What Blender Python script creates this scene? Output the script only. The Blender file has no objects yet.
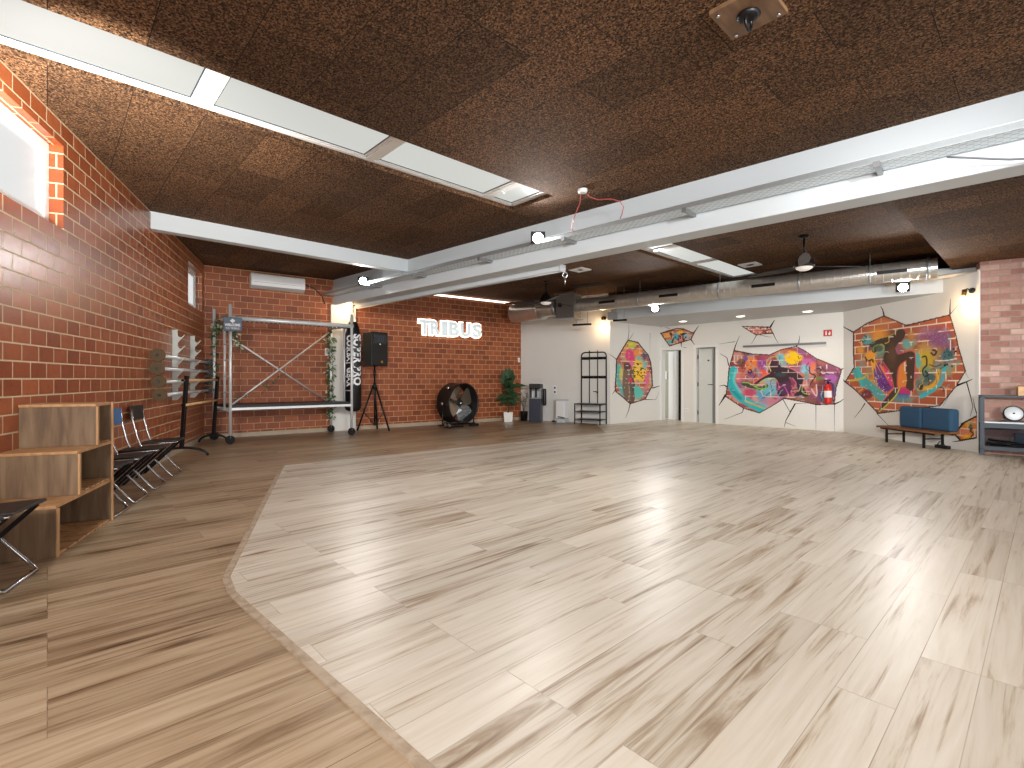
import bpy, math, random
import numpy as np
from mathutils import Vector, Matrix
random.seed(7)
C = bpy.context.scene.collection
SC = bpy.context.scene
# ------------------------------------------------------------------ camera model (measured): level camera, 1.2 m high
FPX, CX, HY, HC = 500.0, 512.0, 379.0, 1.2
def P(px, py, z=0.0):                      # point of the horizontal plane z
    y = FPX*(z-HC)/(HY-py)
    return Vector(((px-CX)/FPX*y, y, z))
def D(px, py, y):                          # point at depth y
    return Vector(((px-CX)/FPX*y, y, HC+(HY-py)/FPX*y))
def on_line(px, a, b):                     # ground-plan point of line a-b in direction px
    k = (px-CX)/FPX
    ax, ay, bx, by = a[0], a[1], b[0], b[1]
    s = (k*ay-ax)/((bx-ax)-k*(by-ay))
    return Vector((ax+(bx-ax)*s, ay+(by-ay)*s, 0))
def W(px, py, a, b):
    q = on_line(px, a, b)
    return Vector((q.x, q.y, HC+(HY-py)/FPX*q.y))
# ------------------------------------------------------------------ colours and materials
def lin(c):
    r = []
    for v in c[:3]:
        v = v/255.0
        r.append(v/12.92 if v <= 0.04045 else ((v+0.055)/1.055)**2.4)
    return (r[0], r[1], r[2], 1.0)
M = {}
def newmat(name):
    m = bpy.data.materials.new(name); m.use_nodes = True
    nt = m.node_tree
    return m, nt, nt.nodes['Principled BSDF']
def mat(name, col, rough=0.5, metal=0.0, emit=None, es=0.0, noise=0.0, nscale=20.0, bump=0.0, spec=None):
    m, nt, b = newmat(name)
    b.inputs['Base Color'].default_value = lin(col)
    b.inputs['Roughness'].default_value = rough
    b.inputs['Metallic'].default_value = metal
    if spec is not None: b.inputs['Specular IOR Level'].default_value = spec
    if emit:
        b.inputs['Emission Color'].default_value = lin(emit); b.inputs['Emission Strength'].default_value = es
    if noise or bump:
        tc = nt.nodes.new('ShaderNodeTexCoord'); n = nt.nodes.new('ShaderNodeTexNoise')
        n.inputs['Scale'].default_value = nscale; n.inputs['Detail'].default_value = 4
        nt.links.new(tc.outputs['Object'], n.inputs['Vector'])
        if noise:
            mr = nt.nodes.new('ShaderNodeMapRange')
            mr.inputs['To Min'].default_value = 1-noise; mr.inputs['To Max'].default_value = 1+noise
            nt.links.new(n.outputs['Fac'], mr.inputs['Value'])
            h = nt.nodes.new('ShaderNodeHueSaturation'); h.inputs['Color'].default_value = lin(col)
            nt.links.new(mr.outputs['Result'], h.inputs['Value'])
            nt.links.new(h.outputs['Color'], b.inputs['Base Color'])
        if bump:
            bp = nt.nodes.new('ShaderNodeBump'); bp.inputs['Strength'].default_value = bump; bp.inputs['Distance'].default_value = 0.01
            nt.links.new(n.outputs['Fac'], bp.inputs['Height']); nt.links.new(bp.outputs['Normal'], b.inputs['Normal'])
    M[name] = m
    return m
def ramp(nt, stops):
    r = nt.nodes.new('ShaderNodeValToRGB'); e = r.color_ramp.elements
    while len(e) < len(stops): e.new(0.5)
    for i, (p, c) in enumerate(stops):
        e[i].position = p; e[i].color = lin(c)
    return r
def math_node(nt, op, a, b=None):
    n = nt.nodes.new('ShaderNodeMath'); n.operation = op
    for i, x in enumerate((a, b)):
        if x is None: continue
        if hasattr(x, 'links'): nt.links.new(x, n.inputs[i])
        else: n.inputs[i].default_value = x
    return n.outputs[0]
def brick_node(nt, vec, w, h, mortar, offset=0.5, freq=2, c1=(0,0,0,1), c2=(1,1,1,1), cm=(0,0,0,1), smooth=0.1, bias=0.0):
    b = nt.nodes.new('ShaderNodeTexBrick')
    b.offset = offset; b.offset_frequency = freq
    b.inputs['Scale'].default_value = 1.0; b.inputs['Brick Width'].default_value = w; b.inputs['Row Height'].default_value = h
    b.inputs['Mortar Size'].default_value = mortar; b.inputs['Mortar Smooth'].default_value = smooth; b.inputs['Bias'].default_value = bias
    b.inputs['Color1'].default_value = c1; b.inputs['Color2'].default_value = c2; b.inputs['Mortar'].default_value = cm
    nt.links.new(vec, b.inputs['Vector'])
    return b
def mix(nt, fac, a, b, kind='MIX'):
    n = nt.nodes.new('ShaderNodeMix'); n.data_type = 'RGBA'; n.blend_type = kind
    for sock, x in ((n.inputs['Factor'], fac), (n.inputs[6], a), (n.inputs[7], b)):
        if hasattr(x, 'links'): nt.links.new(x, sock)
        else: sock.default_value = x
    return n.outputs[2]
def brick_wall_mat(name, w, h, mortar, cols, mcol, rough=0.4, bump=0.6):
    m, nt, b = newmat(name)
    uv = nt.nodes.new('ShaderNodeUVMap'); v = uv.outputs['UV']
    bk = brick_node(nt, v, w, h, mortar)
    r = ramp(nt, cols); nt.links.new(bk.outputs['Color'], r.inputs['Fac'])
    n = nt.nodes.new('ShaderNodeTexNoise'); n.inputs['Scale'].default_value = 16; n.inputs['Detail'].default_value = 6
    nt.links.new(v, n.inputs['Vector'])
    n2 = nt.nodes.new('ShaderNodeTexNoise'); n2.inputs['Scale'].default_value = 2.2; n2.inputs['Detail'].default_value = 3
    nt.links.new(v, n2.inputs['Vector'])
    mr = nt.nodes.new('ShaderNodeMapRange'); mr.inputs['To Min'].default_value = 0.55; mr.inputs['To Max'].default_value = 1.45
    s = math_node(nt, 'ADD', math_node(nt, 'MULTIPLY', n.outputs['Fac'], 0.6), math_node(nt, 'MULTIPLY', n2.outputs['Fac'], 0.4))
    nt.links.new(s, mr.inputs['Value'])
    hs = nt.nodes.new('ShaderNodeHueSaturation'); nt.links.new(r.outputs['Color'], hs.inputs['Color']); nt.links.new(mr.outputs['Result'], hs.inputs['Value'])
    c = mix(nt, bk.outputs['Fac'], hs.outputs['Color'], lin(mcol))
    nt.links.new(c, b.inputs['Base Color'])
    rr = math_node(nt, 'ADD', math_node(nt, 'MULTIPLY', bk.outputs['Fac'], 0.35), rough)
    nt.links.new(math_node(nt, 'ADD', rr, math_node(nt, 'MULTIPLY', n.outputs['Fac'], 0.12)), b.inputs['Roughness'])
    hgt = math_node(nt, 'SUBTRACT', math_node(nt, 'MULTIPLY', n.outputs['Fac'], 0.25), bk.outputs['Fac'])
    bp = nt.nodes.new('ShaderNodeBump'); bp.inputs['Strength'].default_value = bump; bp.inputs['Distance'].default_value = 0.008
    nt.links.new(hgt, bp.inputs['Height']); nt.links.new(bp.outputs['Normal'], b.inputs['Normal'])
    M[name] = m
def floor_mat(name, stops, seam, rough):
    m, nt, b = newmat(name)
    uv = nt.nodes.new('ShaderNodeUVMap'); v = uv.outputs['UV']
    bk = brick_node(nt, v, 1.38, 0.19, 0.0016, offset=0.37, freq=3, smooth=0.0)
    rnd = bk.outputs['Color']
    sx = nt.nodes.new('ShaderNodeSeparateXYZ'); nt.links.new(v, sx.inputs[0])
    cb = nt.nodes.new('ShaderNodeCombineXYZ')
    rv = nt.nodes.new('ShaderNodeSeparateColor'); nt.links.new(rnd, rv.inputs[0]); rval = rv.outputs[0]
    nt.links.new(math_node(nt, 'MULTIPLY', sx.outputs[0], 0.6), cb.inputs[0])
    nt.links.new(math_node(nt, 'MULTIPLY', sx.outputs[1], 9.0), cb.inputs[1])
    nt.links.new(math_node(nt, 'MULTIPLY', rval, 37.0), cb.inputs[2])
    n1 = nt.nodes.new('ShaderNodeTexNoise'); n1.inputs['Scale'].default_value = 1.5; n1.inputs['Detail'].default_value = 5
    n1.inputs['Roughness'].default_value = 0.62; n1.inputs['Distortion'].default_value = 0.9
    nt.links.new(cb.outputs[0], n1.inputs['Vector'])
    cb2 = nt.nodes.new('ShaderNodeCombineXYZ')
    nt.links.new(math_node(nt, 'MULTIPLY', sx.outputs[0], 3.0), cb2.inputs[0])
    nt.links.new(math_node(nt, 'MULTIPLY', sx.outputs[1], 70.0), cb2.inputs[1])
    nt.links.new(math_node(nt, 'MULTIPLY', rval, 11.0), cb2.inputs[2])
    n2 = nt.nodes.new('ShaderNodeTexNoise'); n2.inputs['Scale'].default_value = 1.0; n2.inputs['Detail'].default_value = 4
    nt.links.new(cb2.outputs[0], n2.inputs['Vector'])
    cb3 = nt.nodes.new('ShaderNodeCombineXYZ')
    nt.links.new(math_node(nt, 'MULTIPLY', sx.outputs[0], 0.9), cb3.inputs[0])
    nt.links.new(math_node(nt, 'MULTIPLY', sx.outputs[1], 34.0), cb3.inputs[1])
    nt.links.new(math_node(nt, 'MULTIPLY', rval, 53.0), cb3.inputs[2])
    n3 = nt.nodes.new('ShaderNodeTexNoise'); n3.inputs['Scale'].default_value = 1.0; n3.inputs['Detail'].default_value = 4; n3.inputs['Distortion'].default_value = 1.2
    nt.links.new(cb3.outputs[0], n3.inputs['Vector'])
    st3 = nt.nodes.new('ShaderNodeMapRange'); st3.inputs['From Min'].default_value = 0.54; st3.inputs['From Max'].default_value = 0.74
    nt.links.new(n3.outputs['Fac'], st3.inputs['Value'])
    f = math_node(nt, 'ADD', math_node(nt, 'MULTIPLY', n1.outputs['Fac'], 0.86), math_node(nt, 'MULTIPLY', n2.outputs['Fac'], 0.14))
    f = math_node(nt, 'ADD', f, math_node(nt, 'MULTIPLY', math_node(nt, 'SUBTRACT', rval, 0.5), 0.12))
    f = math_node(nt, 'SUBTRACT', f, math_node(nt, 'MULTIPLY', st3.outputs['Result'], 0.17))
    cb4 = nt.nodes.new('ShaderNodeCombineXYZ')
    nt.links.new(math_node(nt, 'MULTIPLY', sx.outputs[0], 1.5), cb4.inputs[0]); nt.links.new(math_node(nt, 'MULTIPLY', sx.outputs[1], 5.0), cb4.inputs[1]); nt.links.new(math_node(nt, 'MULTIPLY', rval, 19.0), cb4.inputs[2])
    vk = nt.nodes.new('ShaderNodeTexVoronoi'); vk.inputs['Scale'].default_value = 0.8; nt.links.new(cb4.outputs[0], vk.inputs['Vector'])
    kd = nt.nodes.new('ShaderNodeMapRange'); kd.inputs['From Min'].default_value = 0.2; kd.inputs['From Max'].default_value = 0.03
    nt.links.new(math_node(nt, 'ADD', vk.outputs['Distance'], math_node(nt, 'MULTIPLY', math_node(nt, 'SUBTRACT', n1.outputs['Fac'], .5), .2)), kd.inputs['Value'])
    f = math_node(nt, 'SUBTRACT', f, math_node(nt, 'MULTIPLY', kd.outputs['Result'], 0.2))
    r = ramp(nt, stops); nt.links.new(f, r.inputs['Fac'])
    hs = nt.nodes.new('ShaderNodeHueSaturation'); nt.links.new(r.outputs['Color'], hs.inputs['Color'])
    mr = nt.nodes.new('ShaderNodeMapRange'); mr.inputs['To Min'].default_value = 0.93; mr.inputs['To Max'].default_value = 1.05
    nt.links.new(rval, mr.inputs['Value']); nt.links.new(mr.outputs['Result'], hs.inputs['Value'])
    c = mix(nt, math_node(nt, 'MULTIPLY', bk.outputs['Fac'], 0.35), hs.outputs['Color'], lin(seam))
    nt.links.new(c, b.inputs['Base Color'])
    nt.links.new(math_node(nt, 'ADD', math_node(nt, 'MULTIPLY', n2.outputs['Fac'], 0.14), rough), b.inputs['Roughness'])
    bp = nt.nodes.new('ShaderNodeBump'); bp.inputs['Strength'].default_value = 0.12; bp.inputs['Distance'].default_value = 0.004
    nt.links.new(n2.outputs['Fac'], bp.inputs['Height']); nt.links.new(bp.outputs['Normal'], b.inputs['Normal'])
    M[name] = m
def cork_mat(name):
    m, nt, b = newmat(name)
    uv = nt.nodes.new('ShaderNodeUVMap'); v = uv.outputs['UV']
    bk = brick_node(nt, v, 1.0, 0.5, 0.003, offset=0.5, smooth=0.0)
    vo = nt.nodes.new('ShaderNodeTexVoronoi'); vo.inputs['Scale'].default_value = 95
    nt.links.new(v, vo.inputs['Vector'])
    sc = nt.nodes.new('ShaderNodeSeparateColor'); nt.links.new(vo.outputs['Color'], sc.inputs[0])
    n = nt.nodes.new('ShaderNodeTexNoise'); n.inputs['Scale'].default_value = 60; n.inputs['Detail'].default_value = 6
    nt.links.new(v, n.inputs['Vector'])
    n3 = nt.nodes.new('ShaderNodeTexNoise'); n3.inputs['Scale'].default_value = 1.3; n3.inputs['Detail'].default_value = 2
    nt.links.new(v, n3.inputs['Vector'])
    f = math_node(nt, 'ADD', math_node(nt, 'MULTIPLY', sc.outputs[0], 0.45), math_node(nt, 'MULTIPLY', n.outputs['Fac'], 0.55))
    r = ramp(nt, [(0.26, (20, 13, 8)), (0.42, (70, 47, 30)), (0.6, (112, 80, 54)), (0.82, (160, 122, 88))])
    nt.links.new(f, r.inputs['Fac'])
    rv = nt.nodes.new('ShaderNodeSeparateColor'); nt.links.new(bk.outputs['Color'], rv.inputs[0])
    pm = nt.nodes.new('ShaderNodeMapRange'); pm.inputs['To Min'].default_value = 0.5; pm.inputs['To Max'].default_value = 1.2
    pv = math_node(nt, 'ADD', math_node(nt, 'MULTIPLY', rv.outputs[0], 0.7), math_node(nt, 'MULTIPLY', n3.outputs['Fac'], 0.3))
    nt.links.new(pv, pm.inputs['Value'])
    hs = nt.nodes.new('ShaderNodeHueSaturation'); nt.links.new(r.outputs['Color'], hs.inputs['Color']); nt.links.new(pm.outputs['Result'], hs.inputs['Value'])
    c = mix(nt, bk.outputs['Fac'], hs.outputs['Color'], lin((28, 18, 12)))
    nt.links.new(c, b.inputs['Base Color'])
    b.inputs['Roughness'].default_value = 0.85
    b.inputs['Specular IOR Level'].default_value = 0.2
    bp = nt.nodes.new('ShaderNodeBump'); bp.inputs['Strength'].default_value = 0.5; bp.inputs['Distance'].default_value = 0.008
    nt.links.new(f, bp.inputs['Height']); nt.links.new(bp.outputs['Normal'], b.inputs['Normal'])
    M[name] = m
def wood_mat(name, stops, scale=1.0, rough=0.5, axis=(1, 14, 14)):
    m, nt, b = newmat(name)
    tc = nt.nodes.new('ShaderNodeTexCoord'); mp = nt.nodes.new('ShaderNodeMapping')
    mp.inputs['Scale'].default_value = Vector(axis)*scale
    nt.links.new(tc.outputs['Object'], mp.inputs['Vector'])
    n = nt.nodes.new('ShaderNodeTexNoise'); n.inputs['Scale'].default_value = 1.4; n.inputs['Detail'].default_value = 6; n.inputs['Distortion'].default_value = 0.6
    nt.links.new(mp.outputs[0], n.inputs['Vector'])
    r = ramp(nt, stops); nt.links.new(n.outputs['Fac'], r.inputs['Fac'])
    nt.links.new(r.outputs['Color'], b.inputs['Base Color']); b.inputs['Roughness'].default_value = rough
    M[name] = m
def paint_mat(name):
    m, nt, b = newmat(name)
    a = nt.nodes.new('ShaderNodeAttribute'); a.attribute_name = 'paint'
    nt.links.new(a.outputs['Color'], b.inputs['Base Color']); b.inputs['Roughness'].default_value = 0.45
    M[name] = m

brick_wall_mat('varnished_brick', 0.25, 0.1335, 0.0065, [(0.0, (138, 68, 36)), (0.5, (154, 79, 43)), (1.0, (166, 91, 53))], (204, 184, 148), rough=0.24)
brick_wall_mat('matt_brick', 0.25, 0.1335, 0.006, [(0.0, (128, 62, 32)), (0.5, (148, 75, 40)), (1.0, (160, 86, 50))], (204, 164, 120), rough=0.5)
brick_wall_mat('pink_brick', 0.24, 0.095, 0.008, [(0.0, (142, 94, 82)), (0.5, (164, 122, 110)), (1.0, (190, 158, 146))], (152, 134, 118), rough=0.6)
floor_mat('oak_laminate', [(0.2, (112, 88, 66)), (0.33, (166, 147, 124)), (0.45, (201, 190, 173)), (0.75, (217, 210, 198))], (120, 98, 78), 0.3)
floor_mat('brown_laminate', [(0.2, (74, 54, 38)), (0.35, (126, 102, 76)), (0.5, (166, 143, 115)), (0.78, (190, 171, 146))], (70, 54, 40), 0.3)
cork_mat('cork')
wood_mat('pine', [(0.3, (84, 64, 46)), (0.5, (114, 90, 66)), (0.7, (132, 108, 82))], axis=(10, 10, 1.2))
wood_mat('pine_edge', [(0.3, (150, 108, 68)), (0.6, (184, 140, 96))], axis=(10, 10, 2))
wood_mat('trim_wood', [(0.3, (148, 128, 106)), (0.6, (178, 160, 138))], axis=(12, 12, 12))
wood_mat('teak', [(0.3, (96, 60, 34)), (0.6, (142, 94, 56))], axis=(3, 14, 14))
wood_mat('bar_wood', [(0.3, (196, 150, 98)), (0.6, (216, 174, 122))], axis=(4, 14, 14))
wood_mat('plate_wood', [(0.3, (88, 62, 44)), (0.6, (122, 92, 66))], axis=(3, 12, 12))
paint_mat('mural_paint')
mat('white_paint', (226, 225, 220), 0.6, noise=0.02, nscale=3)
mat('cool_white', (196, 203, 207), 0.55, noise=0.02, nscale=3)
mat('warm_white', (226, 214, 196), 0.6)
mat('pvc_white', (232, 232, 230), 0.3)
mat('plastic_white', (235, 236, 236), 0.35)
mat('panel_grey', (176, 178, 178), 0.6)
mat('corridor_green', (170, 172, 150), 0.6)
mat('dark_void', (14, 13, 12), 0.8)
mat('door_grey', (206, 210, 206), 0.4)
mat('jamb_grey', (150, 154, 152), 0.5)
mat('black_metal', (22, 22, 24), 0.38, 0.4)
mat('black_paint', (18, 17, 17), 0.55)
mat('black_plastic', (14, 14, 15), 0.45)
mat('black_leather', (24, 22, 22), 0.5)
mat('black_vinyl', (16, 17, 20), 0.3)
mat('rubber', (18, 18, 18), 0.8)
mat('chrome', (205, 208, 212), 0.16, 1.0)
mat('aluminium', (222, 226, 228), 0.38, 0.35)
mat('galvanised', (178, 186, 190), 0.38, 0.75, noise=0.12, nscale=30)
mat('duct_metal', (206, 204, 198), 0.3, 0.7, noise=0.1, nscale=8)
mat('duct_box', (138, 134, 130), 0.4, 0.6)
mat('slate', (44, 54, 64), 0.5, 0.2)
mat('sign_slate', (82, 96, 116), 0.5)
mat('navy', (40, 46, 62), 0.4)
mat('blue_fabric', (42, 76, 104), 0.9, noise=0.12, nscale=40, bump=0.3)
mat('denim', (66, 102, 150), 0.8)
mat('purple', (84, 72, 150), 0.6)
mat('grip_brown', (92, 72, 42), 0.7)
mat('rack_white', (206, 214, 208), 0.5)
mat('green_leaf', (44, 74, 40), 0.45, noise=0.25, nscale=30)
mat('ivy_green', (66, 104, 62), 0.55, noise=0.3, nscale=25)
mat('pale_leaf', (196, 206, 180), 0.6)
mat('stem', (70, 62, 40), 0.7)
mat('soil', (46, 36, 28), 0.9)
mat('pot_white', (236, 236, 230), 0.4)
mat('red', (200, 34, 28), 0.35)
mat('sign_red', (196, 62, 54), 0.5)
mat('brass', (120, 88, 42), 0.35, 0.8)
mat('red_wire', (170, 66, 60), 0.5)
mat('grey_wire', (96, 100, 104), 0.5)
mat('fan_taupe', (146, 132, 116), 0.3, 0.75)
mat('fan_silver', (176, 186, 192), 0.25, 0.85)
mat('gold', (190, 140, 40), 0.3, 0.8)
mat('disc_white', (226, 232, 236), 0.3)
mat('glass_blue', (60, 78, 92), 0.2)
mat('steel_grey', (150, 152, 154), 0.4, 0.7)
mat('baseboard_tan', (176, 160, 138), 0.5, noise=0.15, nscale=6)
mat('text_white', (232, 234, 236), 0.5)
mat('dark_cork_panel', (44, 30, 20), 0.9)
mat('skylight_pane', (60, 60, 60), 0.5, emit=(238, 240, 234), es=0.78, spec=.2)
mat('window_pane', (60, 60, 60), 0.3, emit=(236, 240, 240), es=.9)
mat('neon', (205, 215, 216), 0.4, emit=(214, 226, 228), es=.55)
mat('neon_edge', (255, 250, 244), 0.4, emit=(255, 236, 222), es=3.0)
mat('flood_lens', (255, 255, 255), 0.3, emit=(250, 253, 255), es=60.0)
mat('bulb_warm', (255, 235, 200), 0.3, emit=(255, 210, 150), es=28.0)
mat('down_lens', (255, 250, 240), 0.3, emit=(255, 242, 222), es=6.0)
mat('fan_lens', (235, 230, 222), 0.3, emit=(255, 244, 230), es=0.35)
mat('slit_light', (255, 252, 246), 0.4, emit=(255, 248, 238), es=2.2)
# ------------------------------------------------------------------ mesh builder
def basis(d, up=Vector((0, 0, 1))):
    d = d.normalized()
    if abs(d.dot(up)) > 0.98: up = Vector((1, 0, 0))
    a = up.cross(d).normalized(); return a, d.cross(a).normalized()
class MB:
    def __init__(s): s.v = []; s.f = []; s.m = []; s.uv = []; s.sm = []
    def add(s, vs, fs, m=0, uv=None, sm=False):
        o = len(s.v); s.v += [Vector(x) for x in vs]
        for i, f in enumerate(fs):
            s.f.append([o+k for k in f]); s.m.append(m); s.sm.append(sm)
            s.uv.append(uv[i] if uv else None)
        return s
    def obox(s, o, a, b, c, m=0):          # corner o, edge vectors
        o, a, b, c = Vector(o), Vector(a), Vector(b), Vector(c)
        if a.cross(b).dot(c) < 0: a, b = b, a
        vs = [o, o+a, o+a+b, o+b, o+c, o+a+c, o+a+b+c, o+b+c]
        return s.add(vs, [(0, 3, 2, 1), (4, 5, 6, 7), (0, 1, 5, 4), (1, 2, 6, 5), (2, 3, 7, 6), (3, 0, 4, 7)], m)
    def box(s, c, size, rz=0.0, m=0, R=None):
        R = R or Matrix.Rotation(rz, 3, 'Z')
        a, b, d = R @ Vector((size[0], 0, 0)), R @ Vector((0, size[1], 0)), R @ Vector((0, 0, size[2]))
        return s.obox(Vector(c)-(a+b+d)/2, a, b, d, m)
    def rail(s, p, q, w, h, m=0):          # box beam from p to q (centre line), w sideways, h upwards
        p, q = Vector(p), Vector(q); d = q-p; a, b = basis(d)
        return s.obox(p-a*w/2-b*h/2, a*w, b*h, d, m)
    def prism(s, poly, z0, z1, m=0):
        n = len(poly)
        ar = sum(poly[i][0]*poly[(i+1) % n][1]-poly[(i+1) % n][0]*poly[i][1] for i in range(n))
        if ar < 0: poly = poly[::-1]
        vs = [(p[0], p[1], z0) for p in poly]+[(p[0], p[1], z1) for p in poly]
        fs = [tuple(range(n-1, -1, -1)), tuple(range(n, 2*n))]+[(i, (i+1) % n, n+(i+1) % n, n+i) for i in range(n)]
        return s.add(vs, fs, m)
    def extrude(s, poly3, d, m=0):         # polygon of 3-D points extruded by d
        n = len(poly3); vs = [Vector(p) for p in poly3]; vs += [p+Vector(d) for p in vs]
        nrm = Vector((0, 0, 0))
        for i in range(n): nrm += vs[i].cross(vs[(i+1) % n])
        fs = [tuple(range(n-1, -1, -1)), tuple(range(n, 2*n))]+[(i, (i+1) % n, n+(i+1) % n, n+i) for i in range(n)]
        if nrm.dot(Vector(d)) < 0: fs = [f[::-1] for f in fs]
        return s.add(vs, fs, m)
    def tube(s, pts, r, n=8, m=0, closed=False, caps=True):
        pts = [Vector(p) for p in pts]; k = len(pts)
        rs = r if isinstance(r, (list, tuple)) else [r]*k
        up = None; vs = []
        for i, p in enumerate(pts):
            if closed: d = pts[(i+1) % k]-pts[i-1]
            else: d = (pts[min(i+1, k-1)]-pts[max(i-1, 0)])
            d = d.normalized()
            if up is None: a, b = basis(d)
            else:
                a = up-d*up.dot(d); a = a.normalized() if a.length > 1e-6 else basis(d)[0]; b = d.cross(a)
            up = a
            for j in range(n):
                t = 2*math.pi*j/n; vs.append(p+(a*math.cos(t)+b*math.sin(t))*rs[i])
        fs = []
        for i in range(k if closed else k-1):
            i2 = (i+1) % k
            for j in range(n):
                j2 = (j+1) % n; fs.append((i*n+j, i*n+j2, i2*n+j2, i2*n+j))
        s.add(vs, fs, m, sm=True)
        if caps and not closed:
            o = len(s.v)-len(vs)
            s.f.append([o+j for j in range(n-1, -1, -1)]); s.f.append([o+(k-1)*n+j for j in range(n)])
            s.m += [m, m]; s.sm += [False, False]; s.uv += [None, None]
        return s
    def cyl(s, p, q, r, r2=None, n=16, m=0): return s.tube([p, q], [r, r if r2 is None else r2], n, m)
    def lathe(s, prof, o=(0, 0, 0), R=None, n=20, m=0, sm=True):
        R = R or Matrix.Identity(3); o = Vector(o); vs = []; fs = []
        for (r, z) in prof:
            for j in range(n):
                t = 2*math.pi*j/n; vs.append(o+R @ Vector((r*math.cos(t), r*math.sin(t), z)))
        for i in range(len(prof)-1):
            for j in range(n):
                j2 = (j+1) % n; fs.append((i*n+j, i*n+j2, (i+1)*n+j2, (i+1)*n+j))
        s.add(vs, fs, m, sm=sm); o2 = len(s.v)-len(vs); k = len(prof)-1
        s.f.append([o2+j for j in range(n-1, -1, -1)]); s.f.append([o2+k*n+j for j in range(n)])
        s.m += [m, m]; s.sm += [False, False]; s.uv += [None, None]
        return s
    def ball(s, c, r, m=0, n=14, sq=(1, 1, 1)):
        k = 8; prof = [(max(1e-4, math.sin(math.pi*i/k))*r, -math.cos(math.pi*i/k)*r) for i in range(k+1)]
        return s.lathe(prof, c, Matrix.Diagonal(sq), n, m)
    def leaf(s, base, d, length, width, nrm, m=0, fold=0.15, droop=0.2):
        d = Vector(d).normalized(); side = d.cross(Vector(nrm))
        side = side.normalized() if side.length > 1e-4 else Vector((1, 0, 0)); n = side.cross(d)
        b = Vector(base); tip = b+d*length-n*droop*length; mid = b+d*length*0.5
        vs = [b, mid-side*width/2+n*fold*width, mid-n*droop*length*0.2, mid+side*width/2+n*fold*width, tip, b+d*length*0.22-side*width*0.38, b+d*length*0.22+side*width*0.38]
        return s.add(vs, [(0, 2, 1, 5), (0, 6, 3, 2), (2, 4, 1), (2, 3, 4)], m)
    def build(s, name, mats, parent=None, world=False, bevel=0.0):
        me = bpy.data.meshes.new(name); vs = s.v
        if parent is not None and world:
            inv = ROOTM[parent.name].inverted(); vs = [inv @ v for v in vs]
        me.from_pydata([tuple(v) for v in vs], [], s.f)
        for mm in (mats if isinstance(mats, (list, tuple)) else [mats]): me.materials.append(M[mm])
        for p, mi, sm in zip(me.polygons, s.m, s.sm): p.material_index = mi; p.use_smooth = sm
        if any(u is not None for u in s.uv):
            l = me.uv_layers.new(name='UVMap')
            for p, u in zip(me.polygons, s.uv):
                if u is None: continue
                for k, li in enumerate(p.loop_indices): l.data[li].uv = u[k]
        me.update()
        o = bpy.data.objects.new(name, me); C.objects.link(o)
        if parent is not None: o.parent = parent
        if bevel:
            b = o.modifiers.new('Bevel', 'BEVEL'); b.width = bevel; b.segments = 2; b.limit_method = 'ANGLE'
        return o
ROOTM = {}
def tag(o, label, cat, group=None):
    o['label'] = label; o['category'] = cat
    if group: o['group'] = group
    return o
def thing(name, label, cat, loc=(0, 0, 0), rz=0.0, group=None):
    o = bpy.data.objects.new(name, None); C.objects.link(o); o.location = loc; o.rotation_euler = (0, 0, rz)
    ROOTM[o.name] = Matrix.Translation(Vector(loc)) @ Matrix.Rotation(rz, 4, 'Z')
    o.empty_display_size = 0.1
    return tag(o, label, cat, group)
def struct(o, label=None, cat=None):
    o['kind'] = 'structure'
    if label: o['label'] = label; o['category'] = cat or 'structure'
    return o
def dup(root, loc, rz, label, group=None):
    r = root.copy(); C.objects.link(r); r.location = loc; r.rotation_euler = (0, 0, rz); r['label'] = label
    ROOTM[r.name] = Matrix.Translation(Vector(loc)) @ Matrix.Rotation(rz, 4, 'Z')
    if group: r['group'] = group
    for ch in list(root.children):
        c = ch.copy(); C.objects.link(c); c.parent = r
        for g in list(ch.children):
            d = g.copy(); C.objects.link(d); d.parent = c
    return r
def text_mesh(body, size, extrude=0.0, offset=0.0, align='CENTER', spacing=1.0):
    cu = bpy.data.curves.new('lettering', 'FONT'); cu.body = body; cu.size = size; cu.extrude = extrude; cu.offset = offset
    cu.align_x = align; cu.align_y = 'CENTER'; cu.space_character = spacing; cu.resolution_u = 3
    o = bpy.data.objects.new('lettering', cu); C.objects.link(o)
    dg = bpy.context.evaluated_depsgraph_get(); e = o.evaluated_get(dg); me = e.to_mesh()
    vs = [v.co.copy() for v in me.vertices]; fs = [list(p.vertices) for p in me.polygons]
    e.to_mesh_clear(); bpy.data.objects.remove(o); bpy.data.curves.remove(cu)
    return vs, fs
def rotz_of(d): return math.atan2(d[1], d[0])
V = Vector
# ------------------------------------------------------------------ plan of the room
S = V((538, 500, 0)).normalized()                  # direction of boards, skylights, cross beam
Bd = V((S.y, -S.x, 0))                             # across the boards (towards the camera, right)
H = 3.48
K0 = V((-6.16, 10.0, 0))                           # corner left wall / back wall
dL = V((195, -500, 0)).normalized()                # along left wall, towards the camera
nL = V((-dL.y, dL.x, 0))                           # into the room
if nL.x < 0: nL = -nL
dK = V((668, 500, 0)).normalized()                 # along back wall, to the right
nK = V((0.6, -0.8, 0)); nK = V((dK.y, -dK.x, 0))
Acorner = on_line(521, K0, K0+dK)
Bc = P(610, 424.2); Cc = V((4.32, 14.57, 0)); Dd = V((0.70, -0.714, 0)).normalized()
E0 = on_line(843.5, Cc, Cc+Dd); E1 = P(980, 453); Fd = V((0.84, -0.55, 0)).normalized()

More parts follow.
